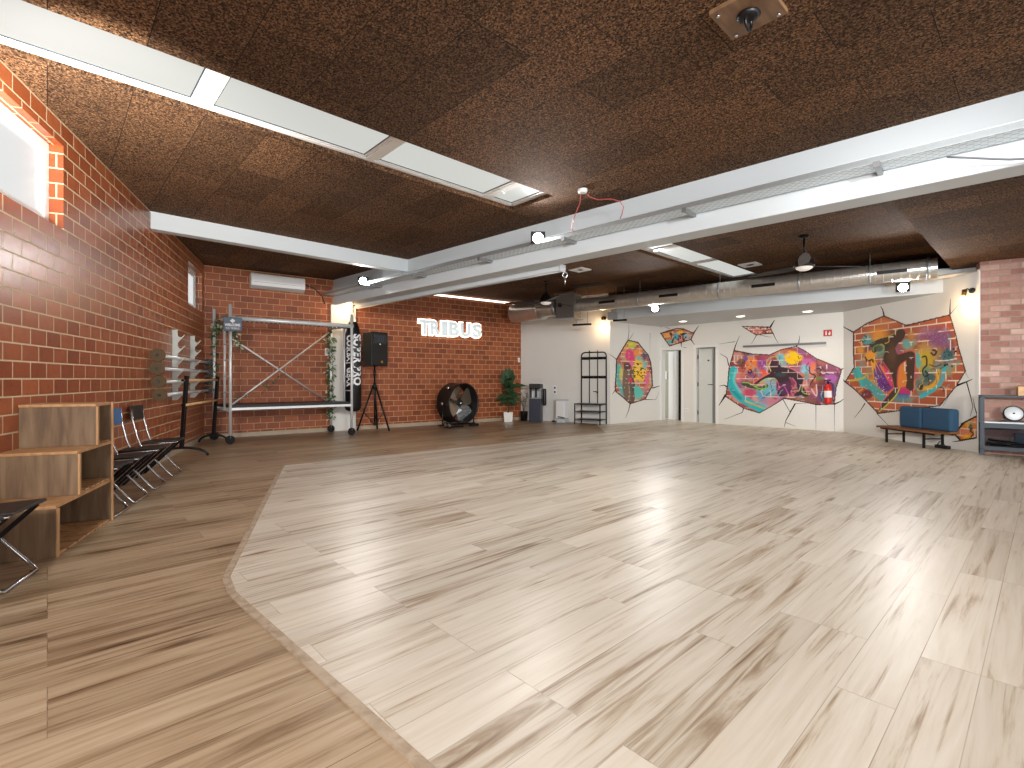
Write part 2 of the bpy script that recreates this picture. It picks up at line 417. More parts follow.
def wall(name, p0, p1, z0, z1, holes, thick, into, m, u0=0.0, label=None):
    """p0->p1 wall face, thickness away from 'into'; holes = (u0,u1,z0,z1)"""
    p0, p1 = V(p0), V(p1); L = (p1-p0).length; d = (p1-p0)/L; n = -V(into).normalized()*thick
    us = sorted({0.0, L, *[h[0] for h in holes], *[h[1] for h in holes]}); zs = sorted({z0, z1, *[h[2] for h in holes], *[h[3] for h in holes]})
    us = [u for u in us if -1e-6 <= u <= L+1e-6]
    b = MB(); Z = V((0, 0, 1))
    def solid(i, j):
        if i < 0 or j < 0 or i >= len(us)-1 or j >= len(zs)-1: return False
        uc, zc = (us[i]+us[i+1])/2, (zs[j]+zs[j+1])/2
        return not any(h[0] < uc < h[1] and h[2] < zc < h[3] for h in holes)
    flip = d.cross(Z).dot(n) > 0
    def q(pts, uvs):
        b.add(pts, [(0, 1, 2, 3)], uv=[uvs])
    for i in range(len(us)-1):
        for j in range(len(zs)-1):
            if not solid(i, j): continue
            a0, a1, c0, c1 = us[i], us[i+1], zs[j], zs[j+1]
            f = lambda u, z, t: p0+d*u+Z*z+n*t
            T = thick
            def face(l, uvl):
                q(l, uvl)
            fr = [f(a0, c0, 0), f(a1, c0, 0), f(a1, c1, 0), f(a0, c1, 0)]; uvf = [(a0+u0, c0), (a1+u0, c0), (a1+u0, c1), (a0+u0, c1)]
            bk = [f(a0, c0, 1), f(a0, c1, 1), f(a1, c1, 1), f(a1, c0, 1)]; uvb = [(a0+u0, c0), (a0+u0, c1), (a1+u0, c1), (a1+u0, c0)]
            sides = []
            if not solid(i-1, j): sides.append(([f(a0, c0, 1), f(a0, c0, 0), f(a0, c1, 0), f(a0, c1, 1)], [(u0+a0-T, c0), (u0+a0, c0), (u0+a0, c1), (u0+a0-T, c1)]))
            if not solid(i+1, j): sides.append(([f(a1, c0, 0), f(a1, c0, 1), f(a1, c1, 1), f(a1, c1, 0)], [(u0+a1, c0), (u0+a1+T, c0), (u0+a1+T, c1), (u0+a1, c1)]))
            if not solid(i, j-1): sides.append(([f(a0, c0, 1), f(a1, c0, 1), f(a1, c0, 0), f(a0, c0, 0)], [(a0+u0, c0-T), (a1+u0, c0-T), (a1+u0, c0), (a0+u0, c0)]))
            if not solid(i, j+1): sides.append(([f(a0, c1, 0), f(a1, c1, 0), f(a1, c1, 1), f(a0, c1, 1)], [(a0+u0, c1), (a1+u0, c1), (a1+u0, c1+T), (a0+u0, c1+T)]))
            for pts, uvs in [(fr, uvf), (bk, uvb)]+sides:
                if flip: pts, uvs = pts[::-1], uvs[::-1]
                face(pts, uvs)
    o = b.build(name, m)
    return struct(o, label, 'wall')

# ---- floor
def uvS(p): return (p[0]*S.x+p[1]*S.y, p[0]*Bd.x+p[1]*Bd.y)
fb = MB()
outer = [(-7.5, 16.5), (-7.5, -2.6), (13, -2.6), (13, 16.5)]
fb.add([(x, y, 0) for x, y in outer], [(0, 1, 2, 3)], 0, uv=[[uvS(p) for p in outer]])
t1, t2, t3 = P(226, 578), P(232, 594), P(424, 768)
td = (t3-t2).normalized(); tn = t3+td*((t3.y+2.6)/-td.y)
mainp = [P(283, 465.5), t1, t2, tn, V((13, -2.6, 0)), V((13, 16.5, 0)), V((2.4, 16.5, 0)), P(606, 433)]
fb.add([(p.x, p.y, 0.003) for p in mainp], [tuple(range(len(mainp)))], 1, uv=[[uvS(p) for p in mainp]])
fl = struct(fb.build('floor', ['brown_laminate', 'oak_laminate']), 'laid oak laminate floor with a browner border', 'floor')
tb = MB()
path = [P(283, 465.5), t1, t2, tn]
def ribbon(b, path, w, z0, z1):
    L, R = [], []
    for i, p in enumerate(path):
        d1 = (path[i]-path[i-1]).normalized() if i else (path[1]-path[0]).normalized()
        d2 = (path[i+1]-path[i]).normalized() if i < len(path)-1 else d1
        n1 = V((-d1.y, d1.x, 0)); n2 = V((-d2.y, d2.x, 0)); nn = (n1+n2).normalized(); k = w/2/max(0.3, nn.dot(n1))
        L.append(p+nn*k); R.append(p-nn*k)
    for i in range(len(path)-1):
        b.prism([(R[i].x, R[i].y), (R[i+1].x, R[i+1].y), (L[i+1].x, L[i+1].y), (L[i].x, L[i].y)], z0, z1)
ribbon(tb, path, 0.042, 0.0, 0.008)
struct(tb.build('trim_1', 'trim_wood'), 'beige joint strip between the two floor shades', 'trim')

# ---- walls
wl_end = K0+dL*13.4
wall('wall_left', K0, wl_end, 0, H+0.02, [(0.19, 1.32, 2.51, 3.28), (5.95, 7.7, 2.53, 3.275)], 0.28, nL, 'varnished_brick', label='varnished red brick side wall with high windows')
wall('wall_back', K0, Acorner+dK*0.02, 0, H+0.02, [], 0.25, nK, 'matt_brick', u0=0.1, label='red brick back wall with sign and air conditioner')
dAB = (Bc-Acorner).normalized(); nAB = V((dAB.y, -dAB.x, 0))
if nAB.y > 0: nAB = -nAB
wall('wall_corner', Acorner, Bc, 0, H+0.02, [], 0.2, nAB, 'white_paint', label='white wall behind coat rack and water dispenser')
dBC = (Cc-Bc).normalized(); nBC = V((dBC.y, -dBC.x, 0))
wall('wall_far', Bc, Cc, 0, 2.9, [], 0.18, nBC, 'white_paint', label='short white wall with narrow mural')
nD = V((Dd.y, -Dd.x, 0))
uD = lambda px: (on_line(px, Cc, Cc+Dd)-Cc).dot(Dd)
wall('wall_right', Cc, E0, 0, 2.9, [(uD(661.6), uD(681.8), -0.01, 2.03), (uD(695.5), uD(716), -0.01, 2.06)], 0.16, nD, 'white_paint', label='white wall with doors and long mural')
dE = (E1-E0).normalized(); nE = V((dE.y, -dE.x, 0))
if nE.x > 0: nE = -nE
wall('wall_end', E0, E1, 0, 2.95, [], 0.2, nE, 'white_paint', label='white wall with large dancer mural behind bench')
nF = V((Fd.y, -Fd.x, 0))
if nF.y > 0: nF = -nF
F1 = E1+Fd*5
wall('wall_pink', E1+V((0.0, 0.004, 0)), F1, 0, 3.12, [], 0.25, nF, 'pink_brick', label='pale pink brick wall behind dark shelf')
# white corner strip where wall_end meets pink brick
struct(MB().obox(E1-dE*0.0+nE*0.0, -dE*0.04, nE*0.012, V((0, 0, 2.98))).build('trim_2', 'white_paint'))
# ---- baseboards
def baseboard(name, p0, p1, into, h=0.085, t=0.014, m='baseboard_tan'):
    d = p1-p0; b = MB().obox(p0+into*0.0, d, into.normalized()*t, V((0, 0, h)))
    return struct(b.build(name, m))
baseboard('baseboard_left', K0+dL*0.02, wl_end, nL)
baseboard('baseboard_back', K0+dK*0.02, Acorner, nK)

# ---- ceiling (with skylight openings) as a set of cork slabs, in (s along S, t along Bd) coordinates
def st(p): p = V((p[0], p[1], 0)); return p.dot(S), p.dot(Bd)
def xy(s, t): return S*s+Bd*t
# beam line
bmA = P(408, 259.6, H); bmB = P(1024, 90.7, H); bdir = V((bmB.x-bmA.x, bmB.y-bmA.y, 0)).normalized()
bnv = V((bdir.y, -bdir.x, 0)); bnv = -bnv if bnv.y > 0 else bnv
bS = (st(bmA)[0]+st(bmB)[0])/2                      # s of beam's near face
# skylight strips
_, tl1 = st(P(200, 112.5, H)); _, tl2 = st(P(0, 52.3, H)); _, tu1 = st(P(200, 66.4, H)); _, tu2 = st(P(555, 196.6, H))
tL, tU = (tl1+tl2)/2, (tu1+tu2)/2
s_end1 = st(P(534, 203, H))[0]
t2L = (st(P(634.6, 249.3, H))[1]+st(P(728.4, 280.5, H))[1])/2; t2U = (st(P(672.7, 241.5, H))[1]+st(P(759.6, 276.6, H))[1])/2
s2_end = (st(P(728.4, 280.5, H))[0]+st(P(759.6, 276.6, H))[0])/2
drop_t = st(P(951, 268, 3.1))[1]                    # edge of the lowered ceiling on the right
SMIN, SMAX, TMIN, TMAX = -7.0, 15.5, -16.0, 13.0
cb = MB()
def slab(s0, s1, t0, t1, z0=H, z1=H+0.06):
    if s1 <= s0 or t1 <= t0: return
    pts = [xy(s0, t0), xy(s1, t0), xy(s1, t1), xy(s0, t1)]; uvs = [(t0, s0), (t0, s1), (t1, s1), (t1, s0)]
    lo = [(p.x, p.y, z0) for p in pts]; hi = [(p.x, p.y, z1) for p in pts]
    cb.add(lo+hi, [(0, 1, 2, 3), (7, 6, 5, 4), (0, 4, 5, 1), (1, 5, 6, 2), (2, 6, 7, 3), (3, 7, 4, 0)],
           uv=[uvs, uvs[::-1]]+[[(s0, .1), (s0, .16), (s1, .16), (s1, .1)], [(t0, .1), (t0, .16), (t1, .16), (t1, .1)], [(s1, .1), (s1, .16), (s0, .16), (s0, .1)], [(t1, .1), (t1, .16), (t0, .16), (t0, .1)]])
bS2 = bS+0.32
slab(SMIN, bS+0.1, TMIN, tL); slab(SMIN, bS+0.1, tU, TMAX); slab(s_end1, bS+0.1, tL, tU); slab(SMIN, -4.0, tL, tU)
slab(bS+0.1, SMAX, TMIN, t2L); slab(bS+0.1, SMAX, t2U, drop_t); slab(s2_end, SMAX, t2L, t2U)
slab(bS+0.1, bS+0.5, t2L, t2U)

def inter(t):                                        # where the line t = const meets the far face of the main beam
    a, b = V((bmA.x, bmA.y, 0))-bnv*.2, V((bmB.x, bmB.y, 0))-bnv*.2; ta, tb = a.dot(Bd), b.dot(Bd); return a.lerp(b, (t-ta)/(tb-ta))
dpts = [inter(drop_t), inter(TMAX), xy(SMAX, TMAX), xy(SMAX, drop_t)]
lo = [(p.x, p.y, 3.1) for p in dpts]; hi = [(p.x, p.y, H+.06) for p in dpts]
uvs = [(p.dot(Bd), p.dot(S)) for p in dpts]
fs = [(0, 1, 2, 3), (7, 6, 5, 4), (0, 4, 5, 1), (1, 5, 6, 2), (2, 6, 7, 3), (3, 7, 4, 0)]
if (V(lo[1])-V(lo[0])).cross(V(lo[2])-V(lo[1])).z > 0: fs = [f[::-1] for f in fs]
def suv(f): return [((lo+hi)[k][0]*.7+(lo+hi)[k][1]*.7, (lo+hi)[k][2]) for k in f]
cb.add(lo+hi, fs, uv=[[uvs[k % 4] for k in fs[0]], [uvs[k % 4] for k in fs[1]]]+[suv(f) for f in fs[2:]])
slab(bS+.1, bS+.6, drop_t, TMAX)
struct(cb.build('ceiling', 'cork'), 'dark brown cork panel ceiling', 'ceiling')

# ---- skylights
def skylight(name, s0, s1, t0, t1, cuts, label, back=0.14):
    b = MB(); zf = H+0.055; fw = 0.045
    r = thing(name, label, 'skylight', tuple(xy((s0+s1)/2, (t0+t1)/2))[:2]+(H+0.06,)); struct(r)
    def bar(sa, sb, ta, tb, z0, z1):
        pts = [xy(sa, ta), xy(sb, ta), xy(sb, tb), xy(sa, tb)]; b.prism([(p.x, p.y) for p in pts], z0, z1)
    bar(s0, s1, t0-0.05, t0+fw, zf, zf+0.07); bar(s0, s1, t1-fw, t1+0.05, zf, zf+0.07)
    bar(s1-fw, s1+0.05, t0, t1, zf, zf+0.07)
    bar(s0-0.05, s0+0.06, t0, t1, zf, zf+0.07)
    b.build('frame', 'pvc_white', r, True)
    edges = [s0]+cuts+[s1]
    for c in cuts:
        b = MB(); bar(c-0.045, c+0.045, t0+fw, t1-fw, zf, zf+0.07); b.build('mullion', 'pvc_white', r, True)
    for a, c in zip(edges[:-1], edges[1:]):
        b = MB(); bar(a+0.075, c-0.075, t0+fw+0.025, t1-fw-0.025, zf+0.02, zf+0.026)
        pts = [(a+0.05, a+0.08, t0+fw, t1-fw), (c-0.08, c-0.05, t0+fw, t1-fw), (a+0.08, c-0.08, t0+fw, t0+fw+0.03), (a+0.08, c-0.08, t1-fw-0.03, t1-fw)]
        g = MB(); b2 = b
        g = b.build('pane', 'skylight_pane', r, True)
        b = MB()
        for q in pts: bar(*q, zf+0.005, zf+0.03)
        sash = b.build('sash', 'pvc_white', r, True)
        b = MB()
        for q in ((a+.078, c-.078, t0+fw+.03, t0+fw+.042), (a+.078, c-.078, t1-fw-.042, t1-fw-.03), (a+.078, a+.09, t0+fw+.04, t1-fw-.04), (c-.09, c-.078, t0+fw+.04, t1-fw-.04)): bar(*q, zf+.016, zf+.022)
        b.build('gasket', 'slate', r, True).parent = g
    return r
sc = [st(P(px, py, H))[0] for px, py in ((203, 108), (374, 162), (492, 199))]
skylight('window_1', -4.0, s_end1, tL, tU, [sc[0]-3.0, sc[0]-1.5, sc[0], sc[1], sc[2]], 'long white framed skylight strip in the near ceiling')
hb = MB(); hp = P(500, 188, H+0.05)
hb.tube([hp, hp+V((0.0, 0.0, -0.03)), hp+S*0.07+V((0, 0, -0.04))], 0.008, 6)
for o in bpy.data.objects:
    if o.name == 'window_1': hb.build('handle', 'pvc_white', o, True)
s2c = [st(P(px, py, H))[0] for px, py in ((664, 252), (708, 264))]
skylight('window_2', bS+0.5, s2_end, t2L, t2U, s2c, 'short white framed skylight beyond the main beam')

# ---- beams, column, soffit
def beam(name, s0, s1, t0, t1, z0, z1, m, label):
    pts = [xy(s0, t0), xy(s1, t0), xy(s1, t1), xy(s0, t1)]
    return struct(MB().prism([(p.x, p.y) for p in pts], z0, z1).build(name, m, bevel=0.008), label, 'beam')
tcol = st(P(331, 280, H))[1]
# beam as measured direction (not exactly Bd)
bn = V((bdir.y, -bdir.x, 0))
if bn.y > 0: bn = -bn                               # towards camera
b0 = on_line(331, bmA, bmB); b1 = on_line(1024, bmA, bmB)+bdir*5.0
bb = MB().obox(V((b0.x, b0.y, 2.90)), b1-b0, -bn*0.31, V((0, 0, H-2.90+0.01)))
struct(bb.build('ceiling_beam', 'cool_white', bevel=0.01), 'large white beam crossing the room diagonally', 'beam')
# cross beam from left wall to main beam
cbs = [P(150, 211, H), P(408, 259.6, H)]
cd = V((cbs[1].x-cbs[0].x, cbs[1].y-cbs[0].y, 0)); cdn = cd.normalized(); cn = V((-cdn.y, cdn.x, 0))
c0 = cbs[0]-cdn*0.35; c1 = cbs[1]+cdn*0.1
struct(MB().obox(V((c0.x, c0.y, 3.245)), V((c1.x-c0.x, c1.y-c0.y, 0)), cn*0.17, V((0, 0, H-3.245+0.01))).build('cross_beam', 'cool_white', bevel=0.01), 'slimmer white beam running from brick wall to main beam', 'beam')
# column
colp = on_line(331, K0+nK*0.06, K0+nK*0.06+dK)
colw = on_line(356, K0+nK*0.06, K0+nK*0.06+dK)
struct(MB().obox(V((colp.x, colp.y, 0)), colw-colp, -nK*0.3, V((0, 0, 2.91))).build('column', 'white_paint', bevel=0.008), 'white column against the brick wall', 'column')
# soffit over the mural wall
sfA = P(611, 319.5, 2.72); sfB = P(961, 291, 2.72)
sfd = V((sfB.x-sfA.x, sfB.y-sfA.y, 0)).normalized(); sf1 = V((sfA.x, sfA.y, 0)); sf2 = V((sfB.x, sfB.y, 0))+sfd*0.45
soff = [(sf1.x, sf1.y), (sf2.x, sf2.y), (9.0, 8.9), (9.0, 12.0), (5.6, 15.2), (3.6, 15.0), (2.65, 13.35)]
sp = MB(); 
soff2 = soff
sp.prism(soff2, 2.72, 3.14)
for i, f in enumerate(sp.f):
    pass
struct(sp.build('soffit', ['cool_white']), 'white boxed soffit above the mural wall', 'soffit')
up = [sf1-V((sfd.y, -sfd.x, 0))*.0, sf2]
offv = V((-sfd.y, sfd.x, 0)); offv = offv if offv.y > 0 else -offv
struct(MB().obox(V((Bc.x-.05, Bc.y-.02, 3.12)), V((sf2.x+offv.x*.35-Bc.x+.05, sf2.y+offv.y*.35-Bc.y+.02, 0)), offv*.1, V((0, 0, H-3.12+.01))).build('wall_upper', 'dark_cork_panel'), 'dark panel above the soffit behind the spiral duct', 'wall')
# trim at TRIBUS wall top: white lit slit
a1 = on_line(424, K0, K0+dK); a2 = on_line(519, K0, K0+dK)
struct(MB().obox(V((a1.x, a1.y, 3.385)), a2-a1, nK*0.02, V((0, 0, 0.05))).build('trim_3', 'slit_light'))

# ---- wall windows in left wall
def wall_window(name, u0, u1, z0, z1, label):
    r = thing(name, label, 'window', tuple(K0+dL*(u0+u1)/2-nL*0.2+V((0, 0, z0)))); struct(r)
    o = K0-nL*0.16; Z = V((0, 0, 1)); fw = 0.075
    f = MB()
    def bar(a, b, c, d, t0, t1): f.obox(o+dL*a+Z*c+nL*t0, dL*(b-a), Z*(d-c), nL*(t1-t0))
    bar(u0, u1, z0, z0+fw, 0, .06); bar(u0, u1, z1-fw, z1, 0, .06); bar(u0, u0+fw, z0+fw, z1-fw, 0, .06); bar(u1-fw, u1, z0+fw, z1-fw, 0, .06)
    f.build('frame', 'pvc_white', r, True, bevel=0.006)
    f = MB(); g = fw+0.035
    bar(u0+fw, u1-fw, z0+fw, z0+g, .01, .04); bar(u0+fw, u1-fw, z1-g, z1-fw, .01, .04); bar(u0+fw, u0+g, z0+g, z1-g, .01, .04); bar(u1-g, u1-fw, z0+g, z1-g, .01, .04)
    f.build('sash', 'pvc_white', r, True)
    f = MB(); bar(u0+g, u1-g, z0+g, z1-g, .02, .026); f.build('pane', 'window_pane', r, True)
wall_window('window_3', 5.95, 7.7, 2.53, 3.275, 'near white window high in the left brick wall')
wall_window('window_4', 0.19, 1.32, 2.51, 3.28, 'small white window high beside the far corner')

# ---- doors
def door_frame(name, px0, px1, h, label, fw=0.07):
    r = thing(name, label, 'door', tuple(on_line((px0+px1)/2, Cc, Cc+Dd))); struct(r)
    a, b = uD(px0), uD(px1); f = MB(); Z = V((0, 0, 1)); o = Cc+nD*0.012
    for (u0, u1, z0, z1) in ((a-fw, a, 0, h+fw), (b, b+fw, 0, h+fw), (a, b, h, h+fw)):
        f.obox(o+Dd*u0+Z*z0, Dd*(u1-u0), Z*(z1-z0), -nD*0.19)
    f.build('door_frame', 'pvc_white', r, True)
    return r, a, b
d1, a, b = door_frame('door_1', 662.2, 681.2, 2.03, 'open white doorway left of the pier')
# corridor behind door 1
cor = MB(); Z = V((0, 0, 1)); q0 = Cc+Dd*(a-0.6)-nD*0.9; q1 = Cc+Dd*(b+0.9)-nD*0.9
cor.obox(q0, q1-q0, -nD*0.1, Z*2.6)
struct(cor.build('wall_corridor', 'corridor_green'))
lf = MB(); p_a = on_line(668.5, Cc-nD*0.45, Cc-nD*0.45+Dd); p_b = on_line(678.5, Cc-nD*0.5, Cc-nD*0.5+Dd)
lf.obox(p_a, p_b-p_a, -nD*0.04, Z*2.02); lf.build('door_leaf', 'pvc_white', d1, True)
lf = MB(); p_c = on_line(674, Cc-nD*0.43, Cc-nD*0.43+Dd); lf.obox(p_c, Dd*0.05, nD*0.02, Z*2.02); lf.build('inner_jamb', 'pvc_white', d1, True)
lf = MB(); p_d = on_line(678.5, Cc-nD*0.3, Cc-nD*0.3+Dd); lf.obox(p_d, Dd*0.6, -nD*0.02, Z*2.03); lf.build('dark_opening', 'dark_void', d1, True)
pd = tag(MB().obox(on_line(663.3, Cc-nD*0.86, Cc-nD*0.86+Dd)+Z*1.2, Dd*0.14, nD*0.05, Z*0.24).build('towel_dispenser', 'plastic_white', bevel=0.01), 'small white dispenser on the corridor wall seen through the doorway', 'dispenser')
d2, a, b = door_frame('door_2', 696, 715.6, 2.06, 'closed pale door right of the pier')
lf = MB(); lf.obox(Cc+Dd*(a+0.04)-nD*0.07, Dd*(b-a-0.17), -nD*0.04, Z*2.05+V((0, 0, -0.03))); leaf = lf.build('door_leaf', 'door_grey', d2, True, bevel=0.004)
lf = MB(); lf.obox(Cc+Dd*(a)-nD*0.15, Dd*(b-a), -nD*0.04, Z*2.06); lf.build('back_panel', 'panel_grey', d2, True)
lf = MB(); hu = uD(711.5)
hp = Cc+Dd*hu-nD*0.07+Z*1.05
lf.cyl(hp, hp+nD*0.05, 0.012, n=8); lf.cyl(hp+nD*0.05, hp+nD*0.05-Dd*0.11, 0.01, n=8); lf.build('handle', 'black_metal', d2, True).parent = leaf
for zz in (0.22, 1.0, 1.75):
    MB().cyl(Cc+Dd*(a+0.03)-nD*0.06+Z*zz, Cc+Dd*(a+0.03)-nD*0.06+Z*(zz+0.11), 0.013, n=8).build('hinge', 'black_metal', d2, True).parent = leaf
lf = MB(); hp = W(709, 360.5, Cc-nD*0.07, Cc-nD*0.07+Dd); lf.cyl(hp, hp+nD*0.04, 0.014, n=8); lf.ball(hp+nD*0.045, 0.022); lf.build('hook', 'black_metal', d2, True).parent = leaf
# ================================================================== furniture and fittings
# ---- tray material with slots, smoked glass
m_, nt_, b_ = newmat('tray_metal'); M['tray_metal'] = m_
uv_ = nt_.nodes.new('ShaderNodeUVMap')
bk_ = brick_node(nt_, uv_.outputs['UV'], 0.085, 0.042, 0.017, smooth=0.0)
c_ = mix(nt_, bk_.outputs['Fac'], lin((120, 128, 132)), lin((214, 222, 226)))
nt_.links.new(c_, b_.inputs['Base Color']); b_.inputs['Metallic'].default_value = 0.3; b_.inputs['Roughness'].default_value = 0.45
m_, nt_, b_ = newmat('smoked_glass'); M['smoked_glass'] = m_
tr_ = nt_.nodes.new('ShaderNodeBsdfTransparent'); tr_.inputs[0].default_value = (0.72, 0.74, 0.78, 1)
mx_ = nt_.nodes.new('ShaderNodeMixShader'); mx_.inputs[0].default_value = 0.12
b_.inputs['Base Color'].default_value = lin((30, 34, 38)); b_.inputs['Roughness'].default_value = 0.1
nt_.links.new(tr_.outputs[0], mx_.inputs[1]); nt_.links.new(b_.outputs[0], mx_.inputs[2])
nt_.links.new(mx_.outputs[0], nt_.nodes['Material Output'].inputs['Surface'])
Z3 = V((0, 0, 1))
# ---- folding chairs (local: x away from the wall, y along it)
def make_chair(label, back_mat, loc, rz):
    r = thing('folding_chair', label, 'chair', loc, rz, 'folding chairs along the brick wall')
    w = 0.2
    half = [(0.03, .865), (0.05, .70), (0.09, .52), (0.13, .41), (0.19, .33), (0.40, .075), (0.445, .022)]
    pts = [(x, -w, z) for x, z in half]+[(0.46, -w+.02, .013), (0.46, w-.02, .013)]+[(x, w, z) for x, z in half[::-1]]
    fr_ = MB().tube(pts, 0.0115, 8).build('tube_frame', 'chrome', r)
    for sy in (-1, 1):
        MB().rail((0.47, sy*0.165, .425), (0.07, sy*0.165, .02), 0.014, 0.026).build('rear_leg', 'black_metal', r)
    MB().tube([(0.075, -.165, .024), (0.075, .165, .024)], .01, 8).build('stretcher', 'chrome', r)
    MB().rail((0.11, 0, .425), (0.51, 0, .447), 0.37, 0.018).build('seat', 'black_leather', r, bevel=0.006)
    for sy in (-1, 1):
        MB().tube([(0.12, sy*0.19, .41), (0.49, sy*0.19, .432)], .009, 6).build('seat_rail', 'chrome', r)
    b = MB(); n = 8
    for i in range(n):
        y0, y1 = -.205+.41*i/n, -.205+.41*(i+1)/n
        f = lambda y: -0.018*(1-(y/.205)**2)
        b.add([(0.045+f(y0)+.012, y0, .705), (0.045+f(y1)+.012, y1, .705), (0.03+f(y1)+.012, y1, .875), (0.03+f(y0)+.012, y0, .875),
               (0.045+f(y0)-.012, y0, .705), (0.045+f(y1)-.012, y1, .705), (0.03+f(y1)-.012, y1, .875), (0.03+f(y0)-.012, y0, .875)],
              [(0, 1, 2, 3), (5, 4, 7, 6), (3, 2, 6, 7), (1, 0, 4, 5)]+([(0, 3, 7, 4)] if i == 0 else [])+([(1, 5, 6, 2)] if i == n-1 else []))
    b.build('backrest', back_mat, r)
    for sy in (-1, 1):
        MB().cyl((0.452, sy*0.15, .0), (0.452, sy*0.15, .02), .014, n=8).build('foot_cap', 'rubber', fr_)
    return r
def wall_pt(zdepth, off=0.0):
    u = (10-zdepth)/-dL.y
    return K0+dL*u+nL*off
rzL = rotz_of(nL)
cz = [2.76, 2.33, 4.27, 4.79, 5.38, 6.08]
labs = ['dark folding chair in front of the stepped pine shelf', 'folding chair nearest the viewer, only its steel foot loop showing',
        'folding chair right beside the far side of the stepped pine shelf', 'second folding chair beyond the stepped pine shelf',
        'folding chair with a blue denim backrest', 'black folding chair with black backrest nearest the ballet barre']
bms = ['black_leather', 'black_leather', 'black_leather', 'black_leather', 'denim', 'black_leather']
for z_, l_, m_ in zip(cz, labs, bms):
    make_chair(l_, m_, tuple(wall_pt(z_+0.01, 0.02)), rzL)
# ---- stepped pine shelf
bxo = P(56, 558); ax = (P(112, 520)-bxo).normalized(); wdir = V((-ax.y, ax.x, 0))
if wdir.x > 0: wdir = -wdir
L_, dep = 0.967, 0.478
r = thing('step_shelf', 'three stepped pine storage box with open cubbies standing against brick wall', 'shelf', tuple(bxo+ax*L_/2+wdir*dep/2), rotz_of(ax))
def lb(name, m, u0, u1, w0, w1, z0, z1, bev=0.003):
    return MB().obox(bxo+ax*u0+wdir*w0+Z3*z0, ax*(u1-u0), wdir*(w1-w0), Z3*(z1-z0)).build(name, m, r, True, bevel=bev)
t = .022
us = [0, .325, .645]; hs = [.352, .675, 1.005]
for i in range(3):
    z0 = 0.0 if i == 0 else hs[i-1]
    lb('front_panel', 'pine', us[i], us[i]+t, 0.0, dep, z0, hs[i]-t)
    lb('edge_strip', 'pine_edge', us[i]-.004, us[i]+t+.004, -.012, 0.0, z0, hs[i]-t)
    lb('top_board', 'pine_edge', us[i]-.006, L_, 0, dep, hs[i]-t, hs[i])
lb('side_panel', 'pine', L_-t, L_, 0, dep, 0, hs[2]-t)
lb('edge_strip', 'pine_edge', L_-t-.002, L_+.004, -.012, 0, 0, hs[2]+.002)
lb('back_panel', 'pine', t, L_-t, dep-.015, dep, 0.02, hs[0]-t); lb('back_panel', 'pine', us[1]+t, L_-t, dep-.015, dep, hs[0], hs[1]-t); lb('back_panel', 'pine', us[2]+t, L_-t, dep-.015, dep, hs[1], hs[2]-t)
for zz in (0.0, hs[0]-t-.004, hs[1]-t-.004):
    ub_ = (us[0]+t if zz == 0 else (us[1] if zz < .5 else us[2])+t)
    lb('slat_gap_shade', 'teak', ub_, L_-t, 0.006, dep-.018, zz+(0.0 if zz == 0 else .0265), zz+(.003 if zz == 0 else .0285), 0)  # added dark board painting shade into the gaps between slats
    for k in range(6):
        u0 = (0.03 if zz == 0 else (us[1] if zz < .5 else us[2])+.03)
        ww = (L_-t-u0)/6
        lb('slat', 'pine_edge', u0+ww*k+.014, u0+ww*(k+1)-.014, 0.004, dep-.02, zz+(0.003 if zz == 0 else .0285), zz+(.018 if zz == 0 else .042))
p_ = bxo+ax*(us[2]+.04)+wdir*.10+Z3*(hs[1]+.018)
tag(MB().obox(p_, ax*.05, wdir*.24, Z3*.17).build('binder', 'purple', bevel=.004), 'purple folder standing in the top cubby of the pine shelf', 'folder')
# ---- ballet barre
ba = P(181.5, 457); bb_ = V((-5.66, 9.48, 0)); bu = (bb_-ba).normalized(); bw = V((bu.y, -bu.x, 0))
if bw.x < 0: bw = -bw
r = thing('ballet_barre', 'portable ballet barre with black posts and two wooden bars by brick wall', 'ballet barre', tuple((ba+bb_)/2))
for q in (ba, bb_):
    hw_ = .36 if q is ba else .24
    pts = [q+bw*(hw_*math.cos(a))+Z3*(.012+.13*math.sin(a)**1.0) for a in [math.pi*i/12 for i in range(13)]]
    MB().tube(pts, .02, 8).build('foot', 'black_metal', r, True)
    MB().rail(q+Z3*.13, q+Z3*1.25+bw*.07, .05, .05).build('post', 'black_metal', r, True, bevel=.004)
    for zz in (.8, 1.18): MB().cyl(q+Z3*zz-bw*.0, q+Z3*zz+bw*.06, .02, n=8).build('clamp', 'black_metal', r, True)
for zz in (.80, 1.18):
    MB().tube([ba-bu*.02+bw*.062+Z3*zz, bb_+bu*.1+bw*.062+Z3*zz], .021, 10).build('wooden_bar', 'bar_wood', r, True)
